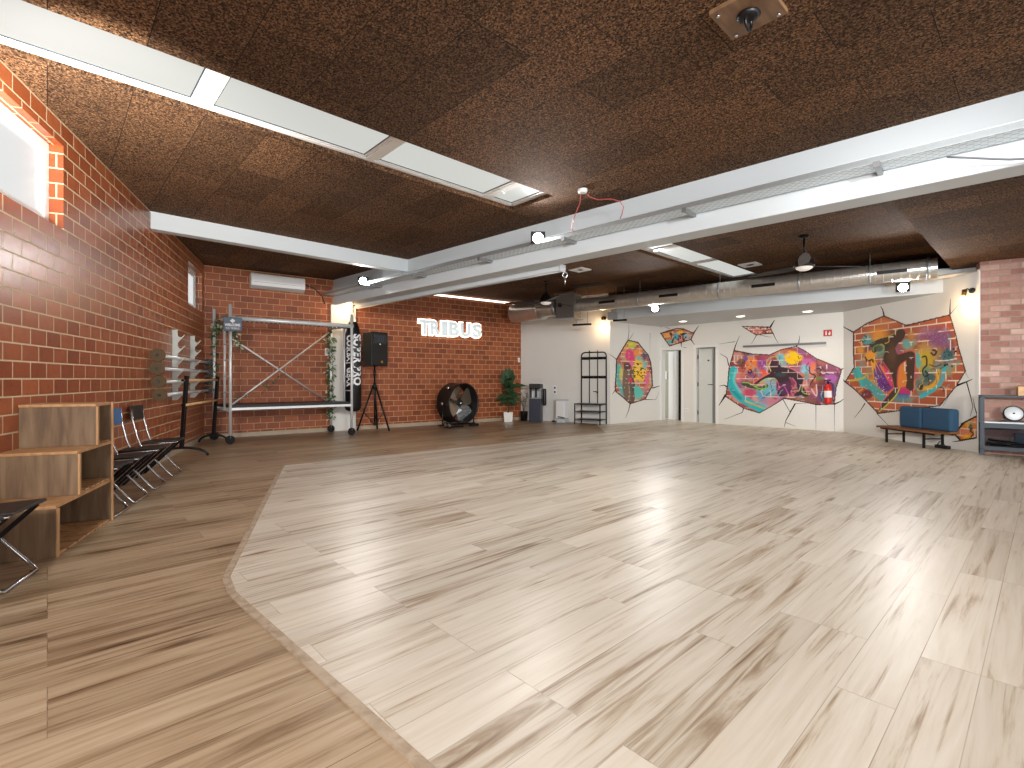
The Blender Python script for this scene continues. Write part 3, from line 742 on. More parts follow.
# ---- pole rack and poles on the left wall
r = thing('pole_rack', 'white notched wall rack of two uprights holding long poles', 'rack', tuple(wall_pt(8.35, .0)+Z3*.9))
slots = [1.87, 1.695, 1.517, 1.339, 1.16, .975]
for zd in (7.8, 8.9):
    o = wall_pt(zd, 0.002); tk = -dL*.03
    prof = [(0, .87), (.07, .87)]
    for z in slots[::-1]: prof += [(.07, z-.10), (.16, z+.012), (.168, z+.028), (.15, z+.02), (.125, z-.015), (.095, z-.018), (.07, z+.012), (.07, z+.05)]
    prof += [(.07, 1.97), (0, 1.97)]
    MB().extrude([o+nL*a+Z3*z for a, z in prof], tk).build('upright', 'rack_white', r, True)
names = ['top pole resting in the white wall rack', 'second pole from the top in the white wall rack', 'third pole from the top in the white wall rack', 'lowest pole in the white wall rack']
pxl = [158, 157.3, 159, 160]
for z, nm, px in zip(slots[2:], names, pxl):
    a = on_line(px, K0+nL*.112, K0+nL*.112+dL)+Z3*(z+.005); e = wall_pt(9.75, .112)+Z3*(z+.005)
    rr = thing('dance_pole', 'silver grey '+nm+' with brown end disc', 'pole', tuple((a+e)/2), 0, 'poles in the wall rack')
    MB().tube([a, e], .0245, 12).build('tube', 'aluminium', rr, True)
    MB().cyl(a+dL*.03, a-dL*.01, .088, n=24).build('end_disc', 'grip_brown', rr, True, bevel=.006)
    MB().cyl(a+dL*.031, a+dL*.036, .022, n=12).build('disc_core', 'black_plastic', rr, True)
    MB().cyl(e, e-dL*.05, .075, .06, n=20).build('end_cap', 'black_plastic', rr, True)
# ---- scaffold tower
so = V((-5.2, 9.23, 0)); e1 = V((.768, .639, 0)).normalized(); e2 = V((-.735, .678, 0)).normalized(); SL, SW = 2.30, .9
r = thing('scaffold_tower', 'aluminium mobile scaffold frame on wheels in front of brick wall', 'scaffold', tuple(so+e1*SL/2+e2*SW/2))
sp_ = lambda a, b, z: so+e1*a+e2*b+Z3*z
for (a, b, top) in ((0, 0, 2.58), (0, SW, 2.58), (SL, 0, 2.58), (SL, SW, 2.36)):
    MB().cyl(sp_(a, b, .16), sp_(a, b, top), .027, n=12).build('pole', 'aluminium', r, True)
    wr = thing_w = None
    f = MB(); f.cyl(sp_(a, b, .24), sp_(a, b, .10), .022, n=8); f.rail(sp_(a, b, .15)+e2*.04, sp_(a, b, .07)+e2*.04, .03, .012)
    cast = f.build('caster', 'steel_grey', r, True)
    w = MB(); w.cyl(sp_(a, b, .078)-e2*.02, sp_(a, b, .078)+e2*.025, .077, n=20)
    wo = w.build('wheel', 'rubber', None); 
    wo.parent = cast
    wo.matrix_parent_inverse = Matrix.Identity(4)
    wo.location = -(ROOTM[r.name].translation)
for b in (0, ):
    MB().tube([sp_(-.03, b, 2.33), sp_(SL+.03, b, 2.33)], .042, 12).build('top_rail', 'aluminium', r, True)
tr = MB(); 
for k in range(26): tr.box(sp_(.12+k*(SL-.24)/25, .0, 2.28), (.05, .012, .02), rotz_of(e1))
tr.build('rail_hooks', 'black_plastic', r, True)
for a in (0, SL):
    for z in (2.33, .62): MB().cyl(sp_(a, -.02, z), sp_(a, SW+.02, z), .022, n=10).build('end_rail', 'aluminium', r, True)
    MB().cyl(sp_(a, SW*.34, .6), sp_(a, SW*.34, 2.33), .021, n=10).build('ladder_tube', 'aluminium', r, True)
    for z in (.95, 1.25, 1.55, 1.85): MB().cyl(sp_(a, 0, z), sp_(a, SW*.34, z), .012, n=8).build('rung', 'aluminium', r, True)
MB().obox(sp_(.02, .02, .665), e1*(SL-.04), e2*(SW-.1), Z3*.05).build('platform_deck', 'black_plastic', r, True)
MB().obox(sp_(.0, -.02, .62), e1*SL, e2*.04, Z3*.045).build('platform_rail', 'aluminium', r, True)
MB().obox(sp_(.0, SW-.08, .60), e1*SL, e2*.04, Z3*.065).build('platform_rail', 'aluminium', r, True)
MB().tube([sp_(.05, .06, 1.95), sp_(SL-.05, SW-.05, .66)], .016, 8).build('brace', 'bar_wood' if False else 'aluminium', r, True)
MB().tube([sp_(.05, .09, .72), sp_(SL-.05, SW-.02, 2.25)], .016, 8).build('brace', 'aluminium', r, True)
# sign plate on the scaffold
sg = D(232.6, 324.4, 9.05); sx = (e1*.97-e2*.12).normalized(); sx = V((0.93, .36, 0)).normalized(); sn = V((sx.y, -sx.x, 0))
r = thing('sign_plate', 'small slate blue sign with white lettering hanging on the scaffold corner', 'sign', tuple(sg))
MB().obox(sg-sx*.15-Z3*.12, sx*.30, Z3*.25, -sn*.03).build('plate', 'sign_slate', r, True, bevel=.01)
def put_text(body, size, centre, xdir, ydir, n, m, parent, name='lettering', extrude=.003, offset=0.0, width=None, off=.004):
    vs, fs = text_mesh(body, size, extrude, offset)
    if width:
        w0 = max(v.x for v in vs)-min(v.x for v in vs); k = width/w0
    else: k = 1
    b = MB(); b.add([centre+xdir*v.x*k+ydir*v.y+n*(v.z+off) for v in vs], fs)
    return b.build(name, m, parent, True)
put_text('WELCOME', .062, sg-Z3*.012, sx, Z3, sn, 'text_white', r, offset=.003, width=.25)
put_text('TO TRIBUS', .05, sg-Z3*.072, sx, Z3, sn, 'text_white', r, width=.22)
MB().extrude([sg+sx*a+Z3*(b+.065)+sn*.001 for a, b in ((-.045, 0), (0, -.04), (.045, 0), (0, .04))], sn*.004).build('diamond_mark', 'text_white', r, True)
# ivy on the scaffold
def ivy(label, pts, n, size, mats, spread=.05, seed=1):
    rng = random.Random(seed)
    r = thing('ivy_garland', label, 'garland', tuple(pts[0]), 0)
    MB().tube(pts, .006, 5).build('vine', 'stem', r, True)
    b = MB()
    for _ in range(n):
        k = rng.randrange(len(pts)-1); t = rng.random(); p = V(pts[k]).lerp(V(pts[k+1]), t)
        d = V((rng.uniform(-1, 1), rng.uniform(-1, 1), rng.uniform(-.9, .5))).normalized()
        p = p+d*rng.uniform(.0, spread)
        b.leaf(p, d, size*rng.uniform(.7, 1.3), size*rng.uniform(.5, .8), V((rng.uniform(-1, 1), rng.uniform(-1, 1), rng.uniform(0, 1))), m=rng.choice([0, 0, 1]))
    b.build('leaves', mats, r, True)
    return r
def wind(a, b, n, rad):
    a, b = V(a), V(b); d = (b-a); u, v = basis(d)
    return [a+d*(i/n)+u*rad*math.cos(i*1.9)+v*rad*math.sin(i*1.9) for i in range(n+1)]
ivy('dark ivy winding up the far left scaffold pole', wind(sp_(0, SW, 1.0), sp_(0, SW, 2.4), 22, .035), 130, .07, ['ivy_green', 'green_leaf'], seed=3)
ivy('green ivy draped over the scaffold corner behind the sign', [sp_(0, SW, 2.3), sp_(0, SW*.7, 2.15), sp_(0, SW*.4, 2.3), sp_(0, .0, 2.36), sp_(.12, 0, 2.32), sp_(.1, 0.05, 2.0), sp_(.2, .1, 1.75)], 120, .075, ['ivy_green', 'pale_leaf'], seed=5)
ivy('thin ivy trailing along the crossed scaffold braces', [sp_(.05, .06, 1.95), sp_(SL/2, SW/2, 1.32), sp_(.1, .1, .8)], 40, .05, ['ivy_green', 'green_leaf'], seed=6)
ivy('white and green ivy winding down the scaffold pole before the column', wind(sp_(SL-.02, SW-.02, .3), sp_(SL-.02, SW-.02, 2.3), 30, .05), 330, .07, ['ivy_green', 'pale_leaf'], .07, seed=8)
# ---- punching bag
bgc = D(353, 370, 11.02); bg0 = V((bgc.x, bgc.y, 0)); br = .178
r = thing('punching_bag', 'long black punching bag with white lettering hanging before the white column', 'punching bag', (bg0.x, bg0.y, .48))
prof = [(.02, .485), (.10, .49), (.155, .52), (br, .58), (br, 2.0), (.172, 2.1), (.15, 2.25), (.115, 2.38), (.085, 2.45), (.03, 2.46)]
MB().lathe(prof, (bg0.x, bg0.y, 0), n=28).build('bag', 'black_vinyl', r, True)
ch = MB()
for a in range(4):
    t_ = a*math.pi/2+.4; ch.tube([bg0+V((math.cos(t_)*.08, math.sin(t_)*.08, 2.44)), bg0+Z3*2.75], .006, 5)
ch.tube([bg0+Z3*2.75, bg0+Z3*2.91], .01, 6); ch.build('chain', 'steel_grey', r, True)
tc = (V((0, 0, 0))-bg0).normalized(); base_ang = math.atan2(tc.y, tc.x)
def wrap_text(body, size, ang, zc, length, name):
    vs, fs = text_mesh(body, size, 0, .010); w0 = max(v.x for v in vs)-min(v.x for v in vs); k = length/w0; b = MB(); out = []
    for v in vs:
        zz = zc-v.x*k; a = base_ang+ang+v.y/br
        out.append(V((bg0.x+math.cos(a)*(br+.004), bg0.y+math.sin(a)*(br+.004), zz)))
    b.add(out, fs); b.build(name, 'text_white', r, True)
wrap_text('SUPER PRO', .25, .52, 1.62, 1.12, 'lettering')
wrap_text('COMBAT GEAR', .20, -.42, 1.60, 1.12, 'lettering')
# ---- loudspeaker and stand
scn = P(374.8, 430.3); scn = D(374.6, 430, 11.62); scn.z = 0; rzK = rotz_of(nK); rzS = rzK+.28
r = thing('speaker_stand', 'black tripod stand under the loudspeaker by the brick wall', 'stand', tuple(scn), rzK)
MB().cyl((0, 0, .12), (0, 0, 1.55), .019, n=10).build('pole', 'black_metal', r)
MB().cyl((0, 0, .95), (0, 0, 1.12), .034, n=10).build('collar', 'black_plastic', r)
MB().cyl((0, 0, .12), (0, 0, .19), .03, n=10).build('lower_collar', 'black_plastic', r)
MB().cyl((0, 0, 1.28), (0, 0, 1.4), .032, n=10).build('height_clamp', 'black_plastic', r)
for q_ in (P(357.3, 431.3), P(389.3, 431.4), P(377.3, 429.3)):
    q_ = q_-scn; d_ = V((q_.x, q_.y, 0)); 
    MB().cyl(scn+d_.normalized()*.03+Z3*1.05, scn+d_+Z3*.015, .02, n=8).build('leg', 'black_metal', r, True)
    MB().cyl(scn+d_.normalized()*.03+Z3*.16, scn+d_*.6+Z3*.43, .009, n=6).build('strut', 'black_metal', r, True)
r = thing('loudspeaker', 'large black loudspeaker standing on the tripod stand', 'speaker', (scn.x, scn.y, 1.5), rzS)
b = MB(); b.prism([(.19, -.235), (.19, .235), (-.22, .17), (-.22, -.17)], .0, .78); b.build('cabinet', 'black_plastic', r, bevel=.02)
MB().box((.196, 0, .27), (.012, .42, .44)).build('grille', 'black_paint', r, bevel=.01)
b = MB(); b.extrude([(.192, -.18, .53), (.192, .18, .53), (.192, .18, .72), (.192, -.18, .72)], (.008, 0, 0)); b.build('horn_surround', 'black_vinyl', r)
b = MB(); b.extrude([(.2, -.09, .56), (.2, .09, .56), (.2, .13, .70), (.2, -.13, .70)], (.006, 0, 0)); b.build('horn', 'slate', r)
MB().cyl((.2, 0, .50), (.206, 0, .50), .018, n=12).build('badge', 'text_white', r)
MB().cyl((.2, .05, .095), (.206, .05, .095), .028, n=12).build('emblem', 'gold', r)
# ---- neon sign
tw = lambda px, py: W(px, py, K0, K0+dK)
r = thing('neon_sign', 'glowing white letter sign reading TRIBUS on the brick wall', 'sign', tuple(tw(449, 327)))
lx = [(417.5, 430.5), (428.5, 440.5), (440, 447.5), (447, 459), (458.5, 470.5), (470.5, 481)]
for (x0, x1), chh in zip(lx, 'TRIBUS'):
    p0, p1 = on_line(x0, K0, K0+dK), on_line(x1, K0, K0+dK); wd = (p1-p0).length; cen = (p0+p1)/2+nK*.04+Z3*2.535
    for off, dep_, mm, dz, nm in ((.034, .014, 'neon_edge', -.02, 'glow_edge'), (.02, .012, 'neon', .012, 'letter')):
        vs, fs = text_mesh(chh, .40, dep_, off)
        xs = [v.x for v in vs]; ys = [v.y for v in vs]; kx = (wd+(.01 if off > .02 else -.045))/(max(xs)-min(xs)); cx_ = (max(xs)+min(xs))/2
        ky = (.43 if off > .02 else .375)/(max(ys)-min(ys)); cy_ = (max(ys)+min(ys))/2
        b = MB(); b.add([cen+dK*((v.x-cx_)*kx)+Z3*((v.y-cy_)*ky)+nK*(v.z+dz) for v in vs], fs); b.build(nm, mm, r, True)
# ---- air conditioner
a0 = on_line(249.5, K0, K0+dK); a1 = on_line(303, K0, K0+dK); ad = (a1-a0).length
r = thing('air_conditioner', 'white wall mounted air conditioner high on the brick wall', 'air conditioner', tuple((a0+a1)/2+Z3*3.1), rotz_of(dK))
def acp(prof): return [a0+nK*(.0+x)+Z3*z for x, z in prof]
MB().extrude(acp([(0, 3.1), (.10, 3.1), (.19, 3.155), (.205, 3.25), (.19, 3.39), (.15, 3.41), (0, 3.41)]), a1-a0).build('body', 'plastic_white', r, True, bevel=.012)
MB().extrude(acp([(.105, 3.098), (.188, 3.15), (.183, 3.155), (.10, 3.104)]), a1-a0).build('air_flap', 'panel_grey', r, True)
MB().extrude([p+dK*.05 for p in acp([(.2052, 3.222), (.2085, 3.222), (.2085, 3.228), (.2052, 3.228)])], (a1-a0)*.9).build('panel_line', 'steel_grey', r, True)
cbm = [W(303, 285, K0+nK*.03, K0+nK*.03+dK), W(314, 288, K0+nK*.02, K0+nK*.02+dK), W(322, 296, K0+nK*.02, K0+nK*.02+dK), W(325, 304, K0+nK*.02, K0+nK*.02+dK)]
tag(MB().tube(cbm, .012, 6).build('cable', 'black_plastic'), 'black cable curving from the air conditioner to the column', 'cable')
# wall thermostat and switch
def wall_plate(name, label, cat, p, d, n, w, h, t=.02, m='plastic_white', btn=None):
    r = thing(name, label, cat, tuple(p)); MB().obox(p-d*w/2-Z3*h/2, d*w, Z3*h, n*t).build('cover', m, r, True, bevel=.004)
    if btn:
        for (u, z, s, mm) in btn: MB().obox(p+d*(u-s/2)+Z3*(z-s/2), d*s, Z3*s, n*(t+.004)).build('button', mm, r, True)
    return r
wall_plate('thermostat', 'small white control on the brick wall beside the column', 'control', W(327, 352, K0, K0+dK), dK, nK, .1, .17, .02, 'plastic_white', [(0, .04, .04, 'slate')])
wall_plate('light_switch', 'white light switch at the right end of the brick wall', 'switch', W(518.8, 360, K0, K0+dK), dK, nK, .07, .13, .015, 'plastic_white', [(0, 0, .045, 'cool_white')])
wall_plate('wall_socket', 'white double socket on the white wall above the bin', 'socket', W(554.8, 390, Acorner, Bc), dAB, nAB, .15, .26, .012, 'plastic_white', [(0.005, .06, .05, 'black_plastic'), (0.005, -.055, .05, 'black_plastic')])
# ---- drum fan
fc = V((-1.36, 12.72, 0)); rzF = rotz_of(nK)+.2
r = thing('drum_fan', 'large black drum fan on wheeled frame before the brick wall', 'fan', tuple(fc), rzF)
RX = Matrix.Rotation(math.pi/2, 3, 'Y'); zc = .59; R_ = .5
b = MB(); b.lathe([(R_-.015, -.25), (R_+.012, -.25), (R_, -.23), (R_, .19), (R_+.012, .21), (R_-.015, .21), (R_-.03, .19), (R_-.03, -.23)], (0, 0, zc), RX, 36)
b.f = b.f[:-2]; b.m = b.m[:-2]; b.sm = b.sm[:-2]; b.uv = b.uv[:-2]
b.add([], []); 
n_ = 36; k0 = 0; k1 = 7*36
for j in range(n_): b.f.append([k1+j, k1+(j+1) % n_, k0+(j+1) % n_, k0+j]); b.m.append(0); b.sm.append(False); b.uv.append(None)
b.build('drum', 'black_plastic', r)
MB().cyl((-.12, 0, zc), (.06, 0, zc), .085, n=18).build('motor', 'black_paint', r)
MB().ball((.075, 0, zc), .04).build('hub', 'chrome', r)
for k, a in enumerate((0.45, 2.05, 3.55, 5.3)):
    b = MB(); ca, sa = math.cos(a), math.sin(a); pts = []
    for (rad, half, tw_) in ((.07, .10, .05), (.22, .19, .045), (.36, .23, .04), (.45, .2, .035)):
        pts.append([(tw_*s, ca*rad-sa*half*s, sa*rad+ca*half*s) for s in (-1, 0, 1)])
    vs = [V((p[0], p[1], p[2]+zc)) for row in pts for p in row]; vs += [v+V((.006, 0, 0)) for v in vs]
    fs = []
    for i in range(3):
        for j in range(2):
            q = i*3+j; fs += [(q, q+1, q+4, q+3), (q+12, q+15, q+16, q+13)]
    b.add(vs, fs, sm=False); b.build('blade', 'fan_silver' if k in (3, ) else 'fan_taupe', r)
for a in (.0, 2.1, 4.2):
    MB().cyl((-.15, 0, zc), (-.15, math.cos(a+.5)*(R_-.02), zc+math.sin(a+.5)*(R_-.02)), .012, n=6).build('spoke', 'black_metal', r)
for sy in (-1, 1):
    MB().cyl((0, sy*(R_-.01), zc+.0), (0, sy*(R_+.06), zc+.0), .03, n=10).build('pivot_knob', 'chrome', r)
    MB().tube([(0, sy*.52, zc), (0, sy*.53, .25), (0, sy*.53, .06), (-.1, sy*.5, .035), (-.32, sy*.4, .03), (.0, sy*.2, .03) if False else (-.33, sy*.1, .03)], .017, 8).build('frame_tube', 'black_metal', r)
    MB().tube([(0, sy*.53, .06), (.12, sy*.5, .03), (.26, sy*.44, .03), (.28, sy*.1, .03)], .017, 8).build('frame_tube', 'black_metal', r)
    MB().cyl((.06, sy*.36, zc+.36), (.06, sy*.42, zc+.40), .035, n=10).build('handle_knob', 'chrome', r)
MB().rail((.05, -.53, .055), (.05, .53, .055), .03, .03).build('cross_bar', 'black_metal', r)
for xx in (.14, .28):
    w = MB().cyl((xx, -.56+.0, .075), (xx, -.51, .075), .075, n=18).build('wheel', 'rubber', r)
    c = MB().cyl((xx, -.565, .075), (xx, -.505, .075), .045, n=14).build('wheel_disc', 'chrome', None); c.parent = w
MB().box((.25, .3, .03), (.12, .24, .06)).build('foot_pedal', 'black_plastic', r, bevel=.008)
# ---- plants
def pot(parent, rad, h, m, o=(0, 0, 0)):
    MB().lathe([(rad*.82, 0), (rad*.98, h*.96), (rad, h), (rad*.9, h), (rad*.85, h*.86)], o, n=20).build('pot', m, parent)
    MB().lathe([(rad*.86, h*.84), (rad*.84, h*.87), (.001, h*.87)], o, n=16).build('soil', 'soil', parent)
rng = random.Random(12)
pp = P(508.3, 421.6); pp = V((pp.x, pp.y, 0))
r = thing('potted_plant', 'tall green climbing plant in square white pot against brick wall', 'plant', tuple(pp))
b = MB(); b.lathe([(.155, 0), (.185, .255), (.19, .26), (.165, .26), (.15, .2)], (0, 0, 0), Matrix.Rotation(math.pi/4, 3, 'Z'), 4, sm=False); b.build('pot', 'pot_white', r, bevel=.015)
MB().lathe([(.16, .22), (.15, .23), (.001, .23)], n=4, R=Matrix.Rotation(math.pi/4, 3, 'Z')).build('soil', 'soil', r)
MB().tube([(0, 0, .2), (-.01, .01, .7), (.0, 0, 1.35)], .022, 8).build('moss_pole', 'stem', r)
lv = MB()
for k in range(46):
    t_ = k/45; z = .55+.78*t_; a = rng.uniform(0, 6.28); d = V((math.cos(a), math.sin(a)*.7, rng.uniform(-.1, .7))); wd = .5-abs(t_-.45)*.3
    lv.leaf((0, 0, z), d, rng.uniform(.16, .30)*(1.15-.35*t_), rng.uniform(.13, .2), V((0, -.5, 1)), droop=.3)
for (dx, dz, z) in ((-.1, 1, 1.1), (.05, 1, 1.12), (0.15, .9, 1.05), (-.2, .8, 1.0)):
    lv.leaf((dx*.3, -.02, z), V((dx, -.1, dz)), .42, .24, V((0, -1, .2)), droop=.1)
for (dx, dz, z, l) in ((1, .25, .95, .55), (1, -.3, .72, .42), (-1, -.3, .75, .42), (.9, .3, .7, .4), (.7, -.5, .62, .3), (-.5, -.2, .6, .3), (.5, .1, .5, .3)):
    lv.leaf((0, -.03, z), V((dx, -.1, dz)), l, .2, V((0, -.6, .8)), droop=.2)
lv.build('leaves', 'green_leaf', r)
pp = P(523.8, 420.6)
r = thing('potted_plant', 'thin twiggy plant in a small black pot beside water dispenser', 'plant', tuple(pp))
pot(r, .115, .27, 'black_plastic')
tw_ = MB()
for a, l in ((.2, .62), (1.7, .5), (2.9, .55), (4.2, .45), (5.4, .6)):
    tw_.tube([(0, 0, .2), (math.cos(a)*.05, math.sin(a)*.05, .2+l*.5), (math.cos(a)*.12, math.sin(a)*.1, .2+l)], .005, 5)
tw_.build('twigs', 'stem', r)
lv = MB()
for k in range(24):
    a = rng.uniform(0, 6.28); z = rng.uniform(.4, .85); lv.leaf((math.cos(a)*.07, math.sin(a)*.06, z), V((math.cos(a), math.sin(a), .5)), .08, .04, V((0, 0, 1)))
lv.build('leaves', 'ivy_green', r)
# ---- water dispenser
wp = P(536.0, 421.7); wrz = math.radians(-14)
r = thing('water_dispenser', 'tall dark water dispenser with lit dispensing niche at the white wall', 'water dispenser', tuple(wp), wrz)
hw, hd = .165, .17
MB().box((0, 0, .325), (.33, .34, .65)).build('lower_cabinet', 'navy', r, bevel=.012)
MB().box((0, .14, .80), (.33, .06, .31)).build('niche_back', 'disc_white', r)
for sx_ in (-1, 1): MB().box((sx_*.15, 0.03, .80), (.03, .28, .31)).build('niche_side', 'black_plastic' if sx_ < 0 else 'steel_grey', r)
MB().box((0, 0, 1.0), (.33, .34, .13)).build('top_housing', 'black_plastic', r, bevel=.015)
for sx_ in (-.07, .07): MB().cyl((sx_, -.02, .94), (sx_, -.02, .87), .02, n=10).build('tap', 'steel_grey', r)
MB().box((0, -.0, .81), (.05, .05, .26)).build('centre_post', 'black_plastic', r)
MB().box((0, -.08, .66), (.27, .16, .02)).build('drip_tray', 'steel_grey', r)
tag(MB().lathe([(.04, 0), (.055, .05), (.055, .44), (.05, .46), (.03, .47)], tuple(wp+V((.235, -.02, .46))), n=14).build('cup_dispenser', 'black_plastic'), 'black tubular cup holder on the side of the water dispenser', 'cup dispenser')
vb = MB(); vp = P(546, 420.0)
vr = thing('dried_stems', 'dried stems in a slim vase behind the water dispenser', 'vase', tuple(vp))
MB().lathe([(.04, 0), (.05, .1), (.03, .42), (.035, .46)], n=12).build('vase', 'disc_white', vr)
for a, l in ((.2, .45), (.9, .35), (.5, .3)): vb.tube([(0, 0, .42), (math.cos(a)*.1, 0, .42+l*.5), (math.cos(a)*.2, 0, .42+l*.7)], .006, 5)
vb.ball((.17, 0, .72), .035); vb.build('stems', 'stem', vr)
# ---- pedal bin
bp_ = P(562, 422.4); brz = rotz_of(dAB)
r = thing('pedal_bin', 'white pedal bin standing against the white wall', 'bin', tuple(bp_), brz)
MB().box((0, 0, .36), (.27, .24, .48)).build('body', 'plastic_white', r, bevel=.02)
MB().box((0, 0, .615), (.285, .255, .05)).build('lid', 'cool_white', r, bevel=.015)
MB().box((.0, -.02, .055), (.31, .3, .11)).build('base', 'cool_white', r, bevel=.02)
MB().box((.04, -.13, .155), (.2, .04, .02), R=Matrix.Rotation(.12, 3, 'Y')).build('pedal_slot', 'black_plastic', r)
MB().box((-.13, -.2, .045), (.12, .1, .035)).build('pedal', 'black_plastic', r, bevel=.006)
# ---- hall tree (coat rack with shoe bench)
ha = on_line(581.5, Acorner+nAB*.04, Bc+nAB*.04); hbp = on_line(606.3, Acorner+nAB*.04, Bc+nAB*.04)
hw = (hbp-ha).length; hd_ = (hbp-ha).normalized(); dpt = .42
r = thing('coat_rack', 'black metal coat rack with shoe bench against the white wall', 'coat rack', tuple((ha+hbp)/2+nAB*.2), rotz_of(hd_))
hp = lambda u, d, z: ha+hd_*u+nAB*d+Z3*z
rad = .1; pts = [hp(0, 0, 0), hp(0, 0, 1.92-rad)]+[hp(rad-rad*math.cos(t), 0, 1.92-rad+rad*math.sin(t)) for t in (.4, .8, 1.2)]+[hp(rad, 0, 1.92), hp(hw-rad, 0, 1.92)]+[hp(hw-rad+rad*math.sin(t), 0, 1.92-rad+rad*math.cos(t)) for t in (.4, .8, 1.2)]+[hp(hw, 0, 1.92-rad), hp(hw, 0, 0)]
MB().tube(pts, .017, 8).build('back_frame', 'black_metal', r, True)
for u in (.33, .66): MB().cyl(hp(hw*u, 0, .54), hp(hw*u, 0, 1.97), .012, n=8).build('upright', 'black_metal', r, True)
for z, m in ((1.76, 'black_metal'), (1.25, 'black_metal')):
    hr_ = MB().obox(hp(0, -.012, z-.035), hd_*hw, nAB*.024, Z3*.07).build('hook_rail', m, r, True)
    for k in range(5): 
        u = hw*(.1+.2*k); MB().tube([hp(u, .012, z), hp(u, .06, z-.02), hp(u, .075, z+.02)], .007, 5).build('hook', 'black_metal', r, True).parent = hr_
for u in (0.0, hw): MB().cyl(hp(u, dpt, 0), hp(u, dpt, .54), .015, n=8).build('front_leg', 'black_metal', r, True)
MB().obox(hp(-.01, 0, .525), hd_*(hw+.02), nAB*(dpt+.01), Z3*.025).build('bench_top', 'black_metal', r, True)
for z in (.12, .33):
    MB().obox(hp(0, 0.0, z), hd_*hw, nAB*dpt, Z3*.02).build('shelf', 'black_metal', r, True)
tag(MB().tube([hp(hw*.5, .02, .86), hp(hw*.62, .05, .87), hp(hw*.68, .03, .82)], .012, 6).build('hanger_hook', 'black_metal'), 'small black hook on the wall between the coat rack bars', 'hook')
# ---- bench with cushions
fl_ = V((7.03, 9.65, 0)); bd = V((.07, -1.2, 0)); bdn = bd.normalized(); bL = 1.24; bw_ = V((1.0, .06, 0)).normalized(); bD = .43
r = thing('bench', 'low slatted wooden bench with black metal legs below the dancer mural', 'bench', tuple(fl_+bdn*bL/2+bw_*bD/2), rotz_of(bdn))
bp = lambda u, d, z: fl_+bdn*u+bw_*d+Z3*z
ns = 9
for k in range(ns):
    MB().obox(bp(0, bD*k/ns+.004, .275), bdn*bL, bw_*(bD/ns-.008), Z3*.03).build('slat', 'teak', r, True)
MB().obox(bp(.0, 0, .27), bdn*.03, bw_*bD, Z3*.035).build('end_board', 'teak', r, True); MB().obox(bp(bL-.03, 0, .27), bdn*.03, bw_*bD, Z3*.035).build('end_board', 'teak', r, True)
for u in (.17, .97):
    for d in (.04, bD-.05): MB().obox(bp(u, d, 0), bdn*.03, bw_*.03, Z3*.27).build('leg', 'black_metal', r, True)
    MB().obox(bp(u, .04, .15), bdn*.02, bw_*(bD-.09), Z3*.02).build('stretcher', 'black_metal', r, True)
for d in (.04, bD-.05): MB().obox(bp(.05, d, .245), bdn*(bL-.1), bw_*.025, Z3*.025).build('side_rail', 'black_metal', r, True)
def cushion(u0, u1, label):
    o = MB().obox(bp(u0, bD-.185, .307), bdn*(u1-u0), bw_*.17, Z3*.385)
    ob = o.build('cushion', 'blue_fabric', None, bevel=.045)
    ob.modifiers['Bevel'].segments = 4
    for p in ob.data.polygons: p.use_smooth = False
    return tag(ob, label, 'cushion', 'blue cushions on the bench')
cushion(.24, .72, 'blue back cushion at the far end of the bench'); cushion(.725, 1.29, 'blue back cushion at the near end of the bench')
pb = bp(.93, .3, 0)
r = thing('power_block', 'small black power block on floor under the bench', 'power block', tuple(pb))
MB().obox(pb, bdn*.24, bw_*.07, Z3*.06).build('case', 'black_plastic', r, True, bevel=.006)
MB().tube([pb+bdn*.05+Z3*.06, pb+bdn*.1+Z3*.12, pb+bdn*.16+Z3*.11, pb+bdn*.2+Z3*.06], .007, 5).build('lead', 'black_plastic', r, True)
# ---- dark metal shelf at the right edge
sf0 = V((7.36, 7.86, 0)); Fs = V((.78, -.626, 0)).normalized(); sdp = V((-Fs.y, Fs.x, 0)); sW, sD, sH = 1.05, .27, .945
r = thing('metal_shelf', 'dark blue grey metal shelf unit in front of pink brick wall', 'shelf', tuple(sf0+Fs*sW/2+sdp*sD/2), rotz_of(Fs))
q = lambda u, d, z: sf0+Fs*u+sdp*d+Z3*z
for u in (0, sW-.05):
    for d in (0, sD-.04): MB().obox(q(u, d, 0), Fs*.05, sdp*.04, Z3*sH).build('post', 'slate', r, True)
for z, h, m in ((sH-.03, .03, 'slate'), (.515, .022, 'steel_grey'), (.09, .03, 'slate')):
    MB().obox(q(0, 0, z), Fs*sW, sdp*sD, Z3*h).build('shelf_board', m, r, True)
MB().obox(q(.05, 0.0, .44), Fs*(sW-.1), sdp*.02, Z3*.075).build('front_rail', 'slate', r, True)
MB().obox(q(.05, 0.0, .12), Fs*(sW-.1), sdp*.02, Z3*.03).build('front_rail', 'slate', r, True)
MB().obox(q(.05, 0.008, .15), Fs*(sW-.1), sdp*.006, Z3*.29).build('glass_front', 'smoked_glass', r, True)
dc = q(.385, .11, .665); dn = (nF*1.0+Z3*.35).normalized(); Rm = dn.to_track_quat('Z', 'Y').to_matrix()
r = thing('round_lamp', 'round white faced lamp with black rim on the metal shelf', 'lamp', tuple(dc-Z3*.12))
MB().lathe([(.075, -.07), (.105, -.04), (.122, 0), (.122, .018), (.108, .022), (.108, .0)], dc, Rm, 28).build('housing', 'black_plastic', r, True)
MB().lathe([(.109, .004), (.107, .014), (.001, .018)], dc, Rm, 28).build('face', 'disc_white', r, True)
MB().ball(dc+dn*.022, .012).build('centre_knob', 'black_plastic', r, True)
MB().obox(q(.25, .05, .537), Fs*.27, sdp*.12, Z3*.02).build('base', 'black_metal', r, True)
